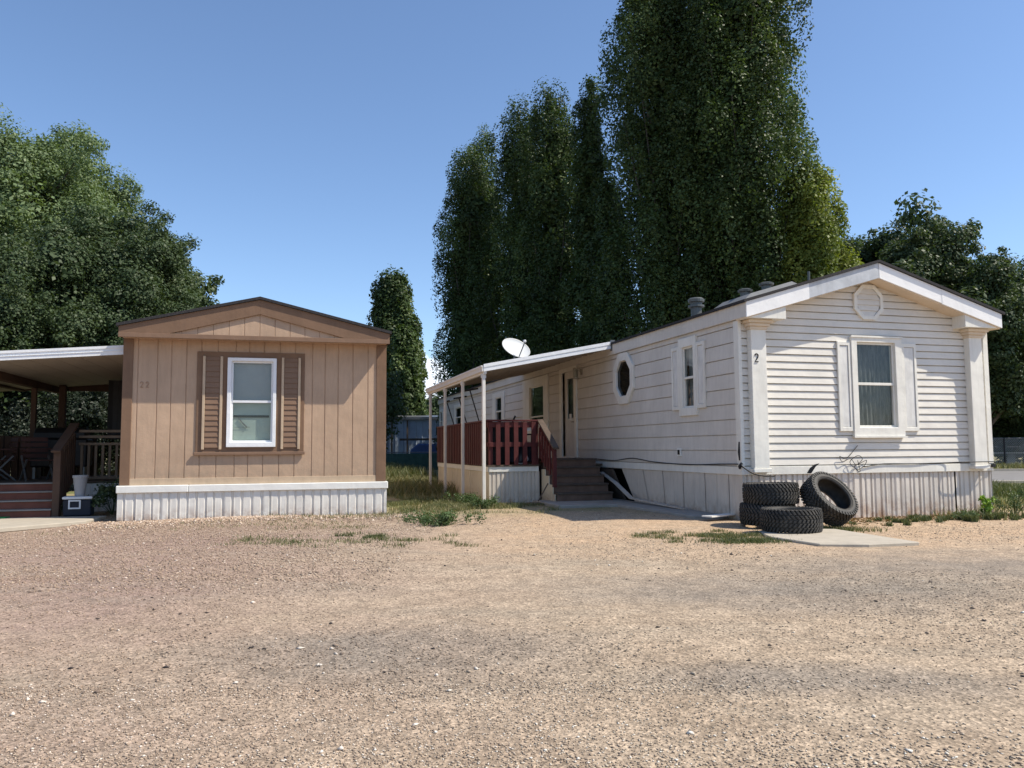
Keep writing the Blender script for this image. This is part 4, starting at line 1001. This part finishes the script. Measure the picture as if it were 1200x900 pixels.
def poplar(x, y, h, R, seed, label, n=120, per=300, leaf='leaf_poplar', low=.04, size=.125, wide=.36, taper=.5):
    rg = np.random.default_rng(seed); root = thing('poplar_tree', label, 'tree', (x,y,0), 0, 'tall poplars behind the white home')
    cs, rs, br = [], [], []; n = int(n*.52); per = per*2.4
    envf = lambda q: R*((1-((q-wide)/(1-wide))**2)**taper if q > wide else (.78+.22*q/wide))
    for k in range(n):
        t_ = low+(.95-low)*((k+rg.random())/n)
        env = max(envf(t_), .35*min(1,R/2)); th = k*2.39996+rg.random()*.7; rx = rg.uniform(.50,.92)*min(1.3,R/2.1)**.8
        rr = max(0, env*rg.uniform(.64,1.14)-rx*.7); rz = rx*rg.uniform(1.7,2.8)
        c = np.array([rr*math.cos(th), rr*math.sin(th), min(t_*h, h-rz*.75)])
        cs.append(c); rs.append((rx,rx,rz)); br.append((c, th, rr))
        for _ in range(7):   # knobbly sprays on the face of each plume
            d = rg.normal(size=3); d /= np.linalg.norm(d); d[2] = abs(d[2])*.9-.1
            cs.append(c+d*np.array([rx*.8,rx*.8,rz*.8])); q = rg.uniform(.28,.42); rs.append((rx*q,rx*q,rx*q*1.6))
    cs = np.array(cs); rs = np.array(rs); ar = rs[:,0]*rs[:,2]; cnt = np.maximum(12,(per*ar/ar[::8].mean()*.95)).astype(int)
    V, F, T = leaves(cs, rs, cnt, size, rg, up=.35, shell=.22, drop=.6, tonew=(.34,.0))
    own = np.repeat(np.arange(len(cs))//8, cnt); T = np.clip(T+.5*(rg.random(n)[own])**1.5, 0, 1)
    m_ = 26; tz = np.linspace(low+.02,.84,m_); ci = np.stack([rg.normal(size=m_)*R*.1, rg.normal(size=m_)*R*.1, tz*h], 1)
    en = np.array([envf(q) for q in tz])
    B = leaves(ci, np.stack([en*.56, en*.56, np.full(m_, h/m_*1.0)], 1), np.full(m_, 900), size*2.1, rg, shell=.7)
    V, F, T = merge([(V, F, T), B]); npmesh('crown', V, F, M[leaf], root, T)
    mb = MB(); mb.tube([(0,0,-.1),(.05,0,h*.3),(0,.05,h*.6),(0,0,h*.85)], [.32*R/2,.24*R/2,.13*R/2,.03], 9)
    for (c, th, rr) in br[::3]:
        if c[2] < h*.85:
            z0 = max(.6, c[2]-rr*2.4-1); mb.tube([(0,0,z0),(c[0]*.6,c[1]*.6,z0+(c[2]-z0)*.45),tuple(c)], [.07,.045,.015], 5, False)
    part('trunk', mb, M['pale_trunk'], root, smooth=True)
    return root
def broad(name, x, y, h, R, z0, seed, label, n=90, per=330, leaf='leaf_elm', size=.16, cr=(.7,1.3), flat=.8, group=None, squash=1.0, th_=.3):
    rg = np.random.default_rng(seed); root = thing(name, label, 'tree', (x,y,0), 0, group)
    cz_ = (h+z0)/2; hz = (h-z0)/2; cs, rs = [], []
    for k in range(n):
        d = rg.normal(size=3); d /= np.linalg.norm(d); r = rg.uniform(.55,.92)*(1+.10*math.sin(5*math.atan2(d[1],d[0])+seed))
        c = np.array([d[0]*R*r, d[1]*R*r*squash, cz_+d[2]*hz*r]); q = rg.uniform(*cr)
        cs.append(c); rs.append((q,q,q*flat))
        for _ in range(3):
            cs.append(c+np.clip(rg.normal(size=3),-1.1,1.1)*q*.72); rs.append((q*.42,q*.42,q*.34))
    cs = np.array(cs); rs = np.array(rs); vol = np.array([r[0]*r[1] for r in rs]); cnt = np.maximum(16,(per*vol/vol.mean()*.62)).astype(int)
    A = leaves(cs, rs, cnt, size, rg, up=.5, shell=.42, drop=.3)
    m_ = 30; ci = rg.normal(size=(m_,3))*np.array([R*.3,R*.3,hz*.3])+np.array([0,0,cz_])
    B = leaves(ci, np.full((m_,3), R*.30), np.full(m_,380), size*1.6, rg)
    V, F, T = merge([A, B]); npmesh('crown', V, F, M[leaf], root, T)
    mb = MB(); mb.tube([(0,0,-.1),(.1,0,z0*.7+.3),(0,.1,cz_),(0,0,h*.8)], [th_,th_*.8,th_*.5,.04], 10)
    for k in range(0, len(cs), 8):
        c = cs[k]; zb = min(max(z0*.6+.4, c[2]-R*.8), cz_); mb.tube([(0,0,zb),(c[0]*.5,c[1]*.5,(zb+c[2])/2+.2),tuple(c)], [th_*.35,th_*.2,.02], 5, False)
    part('trunk', mb, M['trunk'], root, smooth=True); return root
def at(px, D_): return ((px-600)/938.8*D_, D_)
def top(py, D_, px=600): return 1.2+(524.5-(px-600)*.0064-py)/938.8*D_*1.01
# far row, left to right
poplar(*at(547,47), top(172,47), 2.35, 11, 'leftmost dark poplar of the row behind the patio cover', 90, 300)
poplar(*at(566,49.5), top(147,49.5), 2.45, 12, 'second poplar from the left in the row, slightly taller than its neighbour', 90, 280)
poplar(*at(612,45), top(116,45), 2.65, 13, 'broad poplar right behind the satellite dish', 110, 300)
poplar(*at(650,42), top(90,42), 2.45, 14, 'tall poplar in the middle of the row', 110, 300)
poplar(*at(696,39.5), top(80,39.5), 1.35, 15, 'slim dark poplar just left of the giant pair', 80, 260)
poplar(*at(783,34), 24.5, 2.75, 16, 'giant poplar whose left edge rises out of the frame', 220, 330, wide=.45)
poplar(*at(880,32.5), 24.5, 2.95, 17, 'giant poplar whose right edge rises out of the frame', 230, 340, wide=.45)
poplar(*at(838,38), 25.5, 1.7, 27, 'giant poplar rising in the middle behind the giant pair', 150, 300, wide=.45)
poplar(*at(960,31), top(190,31), 1.65, 18, 'yellow-green poplar over the gable of the white home', 110, 330, leaf='leaf_yellow', wide=.4)
poplar(*at(718,36.5), top(205,36.5), 1.3, 19, 'lower dark poplar filling the gap left of the giant pair', 80, 280)
sp_ = poplar(*at(460,60), top(322,60), 2.6, 20, 'lone distant poplar between the two mobile homes', 110, 300, size=.22, wide=.28)
sp_['group'] = 'trees beyond the homes'
poplar(*at(474,57), top(385,57), 1.4, 21, 'shorter distant poplar beside the lone one between the homes', 70, 260, size=.22)['group'] = 'trees beyond the homes'
broad('leafy_tree', *at(508,75), top(462,75), 2.6, .5, 31, 'small leafy tree low behind the shed between the homes', 30, 260, size=.26)
broad('leafy_tree', *at(450,72), top(455,72), 3.6, .3, 32, 'low leafy tree directly behind the tan home corner', 30, 260, size=.26)
# left group
broad('willow_tree', *at(4,33), top(130,33), 5.0, 2.5, 41, 'tall pale green tree rising at the left edge', 190, 600, 'leaf_willow', .115, (.7,1.3), 1.1)
broad('willow_tree', *at(66,35), top(150,35), 3.6, 2.5, 42, 'pale green tree right of the tallest one at the left', 160, 560, 'leaf_willow', .115, (.6,1.2), 1.1)
broad('elm_tree', *at(140,27), top(238,27), 2.9, 1.6, 43, 'dark green elm directly left of the tan home roof', 120, 760, size=.092, cr=(.5,1.0))
broad('elm_tree', *at(30,25), top(265,25), 3.2, 1.4, 44, 'dark green elm above the porch roof at the left edge', 120, 760, size=.092, cr=(.5,1.0))
broad('elm_tree', *at(-110,27), top(180,27), 3.8, 1.2, 45, 'dark green elm mostly beyond the left edge', 80, 330, size=.15)
broad('lilac_bush', *at(70,24.5), 3.4, 2.1, .2, 46, 'shrub with pale blossoms seen through the back of the porch', 90, 600, 'flower', .075, (.4,.8))
broad('elm_tree', *at(196,30), top(300,30), 1.6, 3.0, 47, 'small elm crown peeping over the tan home roof edge', 60, 330, size=.14, cr=(.45,.8))
broad('elm_tree', -13.5, 41, 7.0, 3.0, .6, 61, 'elm behind the tan home, showing only in window reflections', 50, 260, size=.2)
broad('elm_tree', -9.5, 47, 6.8, 2.6, .6, 62, 'smaller elm behind the tan home nearer the shed', 50, 260, size=.2)
broad('elm_tree', -15.2, 16.2, 8.5, 2.8, .8, 63, 'unseen elm added beyond the left edge to shade the porch', 60, 420, size=.16)  # out-of-frame tree put in to keep sky light off the porch
# right group
broad('elm_tree', *at(1072,45), top(240,45), 4.3, 2.5, 51, 'round dark elm behind the gable of the white home', 150, 380, size=.19)
broad('elm_tree', *at(1008,49), top(262,49), 2.6, 3, 52, 'small elm between the yellow-green poplar and the round elm', 80, 320, size=.19)
broad('elm_tree', *at(1152,42), top(302,42), 3.0, 2.4, 53, 'elm right of the round one, lower and wider', 100, 360, size=.18)
broad('elm_tree', *at(1225,44), top(305,44), 3.2, 3.6, 54, 'elm crown cut by the right edge of the photo', 90, 340, size=.18)
broad('elm_tree', *at(1200,47), top(415,47), 3.4, .3, 55, 'low dark elm behind the chain-link fence at the right', 110, 380, size=.19)
broad('elm_tree', *at(1262,50), top(390,50), 4.2, .3, 56, 'wide elm beyond the right edge behind the fence', 90, 340, size=.2)
broad('elm_tree', *at(1140,55), top(400,55), 4.2, .3, 57, 'low elm hidden behind the right corner of the white home', 60, 300, size=.24)

# grass and weeds
def blades(pts, h, w, rg, lean=.5, tone=(0,1)):
    n = len(pts); th = rg.random(n)*6.283; d = np.stack([np.cos(th), np.sin(th), np.zeros(n)], 1)
    L = (rg.random(n)*.7+.5)*h; ln = rg.normal(size=(n,2))*lean*L[:,None]
    tip = pts+np.concatenate([ln, L[:,None]], 1); mid = pts+np.concatenate([ln*.35, L[:,None]*.55], 1)
    wv = d*np.asarray(w)*.5
    V = np.stack([pts-wv, pts+wv, mid+wv*.8, tip, mid-wv*.8], 1).reshape(-1,3)
    b = np.arange(n)*5; F = np.concatenate([np.stack([b, b+1, b+2, b+4], 1), np.stack([b+4, b+2, b+3, b+3], 1)])
    # keep as quads/tri via degenerate-free split
    T = rg.random(n)*(tone[1]-tone[0])+tone[0]
    F1 = np.stack([b, b+1, b+2], 1); F2 = np.stack([b, b+2, b+4], 1); F3 = np.stack([b+4, b+2, b+3], 1)
    return V, np.concatenate([F1, F2, F3]), np.concatenate([T, T, T])
rg = np.random.default_rng(9)
GP = []
def patch(cx, cy, sx, sy, n, h, w=.01, tone=(.2,1), clump=None, rot=0, lean=.45):
    x = rg.normal(size=n)*.5; y = rg.normal(size=n)*.5
    if clump:
        k = rg.normal(size=(clump,2))*.5; i_ = rg.integers(0, clump, n); x = k[i_,0]+rg.normal(size=n)*.07; y = k[i_,1]+rg.normal(size=n)*.09
    x, y = x*sx, y*sy; c_, s_ = math.cos(rot), math.sin(rot); X, Y = cx+x*c_-y*s_, cy+x*s_+y*c_
    GP.append(blades(np.stack([X, Y, gh(X, Y)], 1), h, w, rg, lean, tone))
# alley between the homes
def area(x0, x1, y0, y1, n, h, w, tone, slant=-.27, mask=None):
    y = rg.uniform(y0, y1, n); x = rg.uniform(x0, x1, n)+(y-y0)*slant
    nz = np.sin(x*1.3+y*.9)+np.sin(x*.7-y*1.7+2)+rg.normal(size=n)*.8; k = nz > -.6; x, y = x[k], y[k]
    GP.append(blades(np.stack([x, y, gh(x, y)], 1), h, w, rg, .4, tone))
area(-2.6, -.2, 18.5, 22, 1400, .18, .014, (.3,1)); area(-3.2, -1.0, 20.5, 28, 6500, .32, .02, (.35,1)); area(-5.2, -2.6, 28, 46, 11000, .5, .035, (.1,.8))
patch(-1.6,16.8,1.6,1.4,1800,.08,.012,(.2,1),30); patch(-2.3,17.6,1.2,1.5,1600,.10,.012,(.1,.8),24)
patch(-1.2,15.6,1.5,.9,1500,.10,.010,(.3,1),26); patch(-.9,16.0,1.4,.5,1600,.10,.012,(.1,.9),18)
patch(.2,16.9,1.2,.3,900,.06,.01,(.5,1),14)
patch(-1.9,14.6,2.2,1.0,1700,.07,.009,(.3,1),40); patch(-3.4,12.6,2.6,1.2,700,.05,.008,(.3,1),26)
patch(-2.8,10.3,1.6,.9,900,.045,.008,(.2,.9),22); patch(-1.5,10.7,1.2,.8,700,.05,.008,(.1,.8),14); patch(-1.8,10.9,.5,.2,300,.05,.008,(.0,.6),5)
# by the tyres
patch(2.75,10.95,.95,.6,3800,.05,.007,(.15,.9),40); patch(3.0,10.35,.5,.22,1500,.05,.007,(.05,.6)); patch(4.55,11.9,.7,.25,1600,.08,.008,(.1,.8))
# foot of the front wall
for (a, s, n, h) in ((2.1,-.75,500,.07),(2.7,-.8,600,.08),(3.2,-.75,500,.09),(3.6,-.85,800,.12),(4.1,-.7,800,.13),(4.6,-.8,400,.08),(5.2,-.65,700,.09),(5.7,-.8,1000,.10),(6.3,-1.0,1500,.12),(7.1,-1.2,1700,.10),(1.4,-.6,250,.05)):
    x, y, _ = wpt(RF, a, s); patch(x, y, .42, .3, n, h, .010, (0,.65), 7)
area(7.2, 14, 13.2, 25.0, 15000, .16, .016, (.35,1), .0); area(7.6, 13.0, 17.0, 25.0, 17000, .22, .02, (.05,.7), .15); area(14, 34, 36.8, 42, 14000, .3, .035, (.3,1), 0)
V, F, T = merge(GP); o = npmesh('grass', V, F, M['grass'], None, T); tag(o, 'patches of short green and dry grass around both homes', 'grass', kind='stuff')
# litter along the base
GP = []
def litter(n, fn, s):
    P = np.array([fn() for _ in range(n)]); z = gh(P[:,0], P[:,1])+.006; c = np.concatenate([P, z[:,None]], 1)
    V, F, T = leaves(c, np.full((n,3),.004), np.full(n,1), s, rg, up=1.5); return V, F, T
LA = [litter(2600, lambda: wpt(RF, rg.uniform(1.2,5.1), -abs(rg.normal())*.35-.04)[:2], .05), litter(500, lambda: wpt(RF, rg.uniform(-3,-1.3), 4.9+rg.normal()*.25)[:2], .05), litter(500, lambda: wpt(LF, rg.uniform(-.8,0), 1+rg.normal()*.4)[:2], .04)]
V, F, T = merge(LA); o = npmesh('leaf_litter', V, F, M['straw'], None, T); tag(o, 'dry leaf litter along the foot of the walls', 'leaf litter', kind='stuff')
def weed(x, y, h, r, n, label, mat='weed', size=.035, name='weed_clump', seed=1, group='weeds growing in the gravel'):
    rg_ = np.random.default_rng(seed); root = thing(name, label, 'weed', (x,y,float(gh(np.array(x),np.array(y)))), 0, group)
    k = 16; c = np.stack([rg_.normal(size=k)*r*.45, rg_.normal(size=k)*r*.45, h*(.3+.6*rg_.random(k))], 1)
    V, F, T = leaves(c, np.full((k,3),r*.32), np.full(k,n//k), size, rg_, up=.5); npmesh('foliage', V, F, M[mat], root, T)
    mb = MB()
    for q in c: mb.tube([(0,0,0),(q[0]*.5,q[1]*.5,q[2]*.6),tuple(q)], .004, 4, False)
    part('stem', mb, M['weed'], root)
weed(-1.03,12.9,.16,.34,1500,'largest dark green weed clump in front of the alley',seed=3)
weed(-1.45,13.5,.12,.42,1100,'low green weed spreading left of the largest clump',seed=4)
weed(-.55,15.9,.22,.3,900,'green weed at the foot of the second patio post',seed=5)
weed(-1.0,16.6,.25,.3,900,'shaded weed behind the third patio post',seed=6)
weed(7.95,13.6,.42,.16,420,'bright yellow-green seedling at the right corner of the white home','bright_weed',.05,'seedling',7)
weed(8.75,14.1,.45,.30,900,'feathery grey-green bush right of the white home','weed',.03,'bush',8)
weed(9.6,14.6,.38,.25,600,'small green bush at the right edge of the photo','weed',.03,'bush',9)
weed(wpt(LF,-.35,1.2)[0],wpt(LF,-.35,1.2)[1],.75,.42,900,'dark leafy plant in the shade beside the navy cooler','leaf_elm',.06,'shrub',10,None)
weed(wpt(RF,3.6,-.75)[0],wpt(RF,3.6,-.75)[1],.12,.25,700,'green weed under the right side of the front window',seed=11)

# loose stones
rs_ = np.random.default_rng(21)
def stones(n, xf, size, tone_shift=0):
    X, Y = xf(n); k = len(X); S = size(k, X, Y)
    base = np.array([[1,0,0],[0,1,0],[-1,0,0],[0,-1,0],[.1,.1,.75],[0,0,-.5]])
    P = base[None]*(1+.35*rs_.normal(size=(k,6,3))*np.array([1,1,.6])); sc_ = np.stack([S*rs_.uniform(.6,1.2,k), S*rs_.uniform(.5,1,k), S*rs_.uniform(.4,.8,k)], 1)
    P = P*sc_[:,None,:]; th = rs_.random(k)*6.283; c_, s_ = np.cos(th)[:,None], np.sin(th)[:,None]
    x = P[:,:,0]*c_-P[:,:,1]*s_; y = P[:,:,0]*s_+P[:,:,1]*c_
    V = np.stack([x+X[:,None], y+Y[:,None], P[:,:,2]+(gh(X,Y)+S*.22)[:,None]], 2).reshape(-1,3)
    tri = np.array([[0,1,4],[1,2,4],[2,3,4],[3,0,4],[1,0,5],[2,1,5],[3,2,5],[0,3,5]])
    F = (np.arange(k)[:,None,None]*6+tri[None]).reshape(-1,3)
    T = np.repeat(np.clip(rs_.beta(2.2,1.8,k)+tone_shift,0,1), 8); return V, F, T
def band(y0, y1, power=1.0):
    def f(n):
        Y = y0+(y1-y0)*rs_.random(n)**power; X = (rs_.random(n)-.5)*Y*1.36
        fld = np.sin(X*1.1+Y*.6)+np.sin(X*.5-Y*1.3+1)+rs_.normal(size=n)*.9
        k = (fld > .35) | ((rs_.random(n)*.9+2.8 > Y) & (fld > -1.2)) | ((X < -2) & (fld > -.9))
        # off the slabs and homes
        a = (X-RX)*math.cos(RT)+(Y-RY)*math.sin(RT); s = -(X-RX)*math.sin(RT)+(Y-RY)*math.cos(RT)
        a2 = (X-LX)*math.cos(LT)+(Y-LY)*math.sin(LT); s2 = -(X-LX)*math.sin(LT)+(Y-LY)*math.cos(LT)
        k &= ~((a > 0) & (s > -.02)) & ~((a2 > -.05) & (a2 < 4.65) & (s2 > -.06)) & ~((a2 < -.4) & (s2 > -1.3)) & ~((X > 2.9) & (X < 5.2) & (Y > 9.9) & (Y < 12.6))
        return X[k], Y[k]
    return f
ST = [stones(42000, band(2.6,4.2), lambda k, X, Y: .003+.006*rs_.random(k)**2+.0055*np.clip((3.5-Y)/.8,0,1)*rs_.random(k)+.002*np.clip(X-.8,0,1), .10),
      stones(52000, band(4.0,8.0), lambda k, X, Y: .0035+.008*rs_.random(k)**3),
      stones(48000, band(7.5,15.5), lambda k, X, Y: .005+.010*rs_.random(k)**3+.003*(X < -2)),
      stones(420, band(4.0,13), lambda k, X, Y: .010+.014*rs_.random(k)**2, -.55),
      stones(700, band(3.2,13), lambda k, X, Y: .010+.014*rs_.random(k)**2, .35),
      stones(16000, lambda n: (rs_.uniform(-9,-1.2,n), rs_.uniform(7,13.2,n)), lambda k, X, Y: .008+.010*rs_.random(k)**2, .06)]
def berm(n):
    a2 = rs_.uniform(-.6,5.2,n); s2 = -np.abs(rs_.normal(size=n))*.55-.07; X = LX+a2*math.cos(LT)-s2*math.sin(LT); Y = LY+a2*math.sin(LT)+s2*math.cos(LT); return X, Y
ST.append(stones(11000, berm, lambda k, X, Y: .012+.02*rs_.random(k)**2, .12))
V, F, T = merge(ST); o = npmesh('gravel', V, F, M['stone'], None, T); tag(o, 'loose crushed gravel scattered over the whole yard', 'gravel', kind='stuff')

# ------------------------------------------------------------------ background structures
sh = thing('metal_shed', 'blue-grey sheet metal shed in the gap between the homes', 'shed', (-8.4,52,0), .05)
mb = MB(); ribbed(mb, FRONT, 0, 6.5, 0, 3.05, [(0,0),(.85,0),(.88,.03),(.95,.03),(.98,0)], .42); mb.quad((0,0,0),(0,4,0),(0,4,3.05),(0,0,3.05)); mb.quad((6.5,0,0),(6.5,4,0),(6.5,4,3.05),(6.5,0,3.05)); mb.quad((0,4,0),(6.5,4,0),(6.5,4,3.05),(0,4,3.05)); part('wall', mb, M['shed'], sh)
mb = MB(); mb.hexa([(-.15,-.2,3.05),(6.65,-.2,3.05),(6.65,4.2,3.3),(-.15,4.2,3.3),(-.15,-.2,3.22),(6.65,-.2,3.22),(6.65,4.2,3.5),(-.15,4.2,3.5)]); part('roof', mb, M['grey_metal'], sh)
mb = MB(); mb.box(-.02,.25,-.08,-.04,0,3.03); part('corner_trim', mb, M['post_white'], sh)
for x in (.55,1.55,4.0):
    mb = MB(); mb.box(x,x+.1,-.12,-.045,0,3.0); part('upright', mb, M['grey_wood'], sh)
rk = thing('lumber_rack', 'dark timber rack with planks standing before the metal shed', 'rack', (-7.2,50.6,0), .03)
for x in (2.2,3.2):
    mb = MB(); mb.beam((x,0,0),(x-.25,0,2.4),.09); part('leg', mb, M['grey_wood'], rk)
for (z, x0, x1) in ((1.75,.1,4.2),(1.05,1.2,3.9)):
    mb = MB(); mb.beam((x0,-.05,z),(x1,-.05,z+.02),.1,.14); part('shelf', mb, M['grey_wood'], rk)
mb = MB(); mb.ring(rect(2.4,4.2,2.0,2.55), rect(2.5,4.1,2.1,2.45), lambda u, z: (u,-.2,z), lambda u, z: (u,-.28,z)); part('frame', mb, M['black'], rk)
cr = thing('parked_trailer', 'blue covered utility trailer half hidden behind the tarp fence', 'trailer', (-6.3,49.5,0), .1)
mb = MB(); mb.prism([(0,.6),(2.3,.6),(2.3,1.1),(1.9,1.45),(.5,1.5),(0,1.1)], lambda x, z: (x,0,z), lambda x, z: (x,1.4,z)); part('body', mb, M['blue'], cr, bevel=.08)
for x in (.5,1.8):
    mb = MB(); mb.lathe([(.05,-.1),(.28,-.1),(.3,-.05),(.3,.05),(.28,.1),(.05,.1)], n=20); mb.v = [(x+p[0], p[2], .3+p[1]) for p in mb.v]; part('wheel', mb, M['tyre'], cr)
tf = thing('tarp_fence', 'low fence covered in dark green tarp across the gap between the homes', 'fence', (-9.6,44.5,0), .02)
mb = MB(); n = 40
for k in range(n):
    x0, x1 = k*.2, (k+1)*.2; f = lambda q: .04*math.sin(q*1.3)+.03*math.sin(q*.7)
    mb.hexa([(x0,f(k),0),(x1,f(k+1),0),(x1,f(k+1)+.02,0),(x0,f(k)+.02,0),(x0,f(k),.92),(x1,f(k+1),.92),(x1,f(k+1)+.02,.92),(x0,f(k)+.02,.92)])
part('tarp', mb, M['green_tarp'], tf)
for x in (0,2.6,5.2,7.9):
    mb = MB(); mb.tube([(x,.08,0),(x,.08,1.0)], .03); part('post', mb, M['grey_metal'], tf)
mb = MB(); mb.tube([(0,.08,.98),(8,.08,.98)], .025); part('top_rail', mb, M['grey_metal'], tf)

def chainlink_mat():
    m = D.materials.new('chain_link'); m.use_nodes = True; t = m.node_tree; t.nodes.clear()
    out = node(t, 'ShaderNodeOutputMaterial'); tc = node(t, 'ShaderNodeTexCoord').outputs['Object']
    mp = node(t, 'ShaderNodeMapping'); mp.inputs['Rotation'].default_value = (0, rad(45), 0); t.links.new(tc, mp.inputs[0])
    sp = node(t, 'ShaderNodeSeparateXYZ'); t.links.new(mp.outputs[0], sp.inputs[0]); fs = []
    for q in (0, 2):
        a = node(t, 'ShaderNodeMath', operation='MULTIPLY'); t.links.new(sp.outputs[q], a.inputs[0]); a.inputs[1].default_value = 12
        b = node(t, 'ShaderNodeMath', operation='FRACT'); t.links.new(a.outputs[0], b.inputs[0])
        c = node(t, 'ShaderNodeMath', operation='LESS_THAN'); t.links.new(b.outputs[0], c.inputs[0]); c.inputs[1].default_value = .14; fs.append(c.outputs[0])
    mx = node(t, 'ShaderNodeMath', operation='MAXIMUM'); t.links.new(fs[0], mx.inputs[0]); t.links.new(fs[1], mx.inputs[1])
    tr = node(t, 'ShaderNodeBsdfTransparent'); df = node(t, 'ShaderNodeBsdfPrincipled'); df.inputs['Base Color'].default_value = (.3,.31,.32,1); df.inputs['Metallic'].default_value = .6; df.inputs['Roughness'].default_value = .5
    ms = node(t, 'ShaderNodeMixShader'); t.links.new(mx.outputs[0], ms.inputs[0]); t.links.new(tr.outputs[0], ms.inputs[1]); t.links.new(df.outputs[0], ms.inputs[2]); t.links.new(ms.outputs[0], out.inputs[0]); return m
M['chain'] = chainlink_mat()
cf_ = thing('chain_link_fence', 'chain-link fence with dark posts beyond the road at the right', 'fence', (18,41.5,0), 0)
mb = MB(); mb.quad((0,0,.05),(26,0,.05),(26,0,1.5),(0,0,1.5)); part('mesh_panel', mb, M['chain'], cf_)
mb = MB(); mb.tube([(0,.0,1.52),(26,.0,1.52)], .03); part('top_rail', mb, M['grey_metal'], cf_)
for k in range(10):
    mb = MB(); x = 2.2+k*2.6; mb.tube([(x,0,0),(x,0,1.55)], .045); part('post', mb, M['black'] , cf_)
bn = thing('bleacher', 'pale low bench rails seen through the chain-link fence', 'bench', (23.5,46,0), 0)
for (y, z) in ((0,.75),(.5,1.1)):
    mb = MB(); mb.box(0,6,y,y+.25,z-.06,z); part('seat', mb, M['post_white'], bn)
for x in (.6,2.9,5.2):
    mb = MB(); mb.box(x,x+.06,0,.7,0,.68); part('leg', mb, M['grey_metal'], bn)
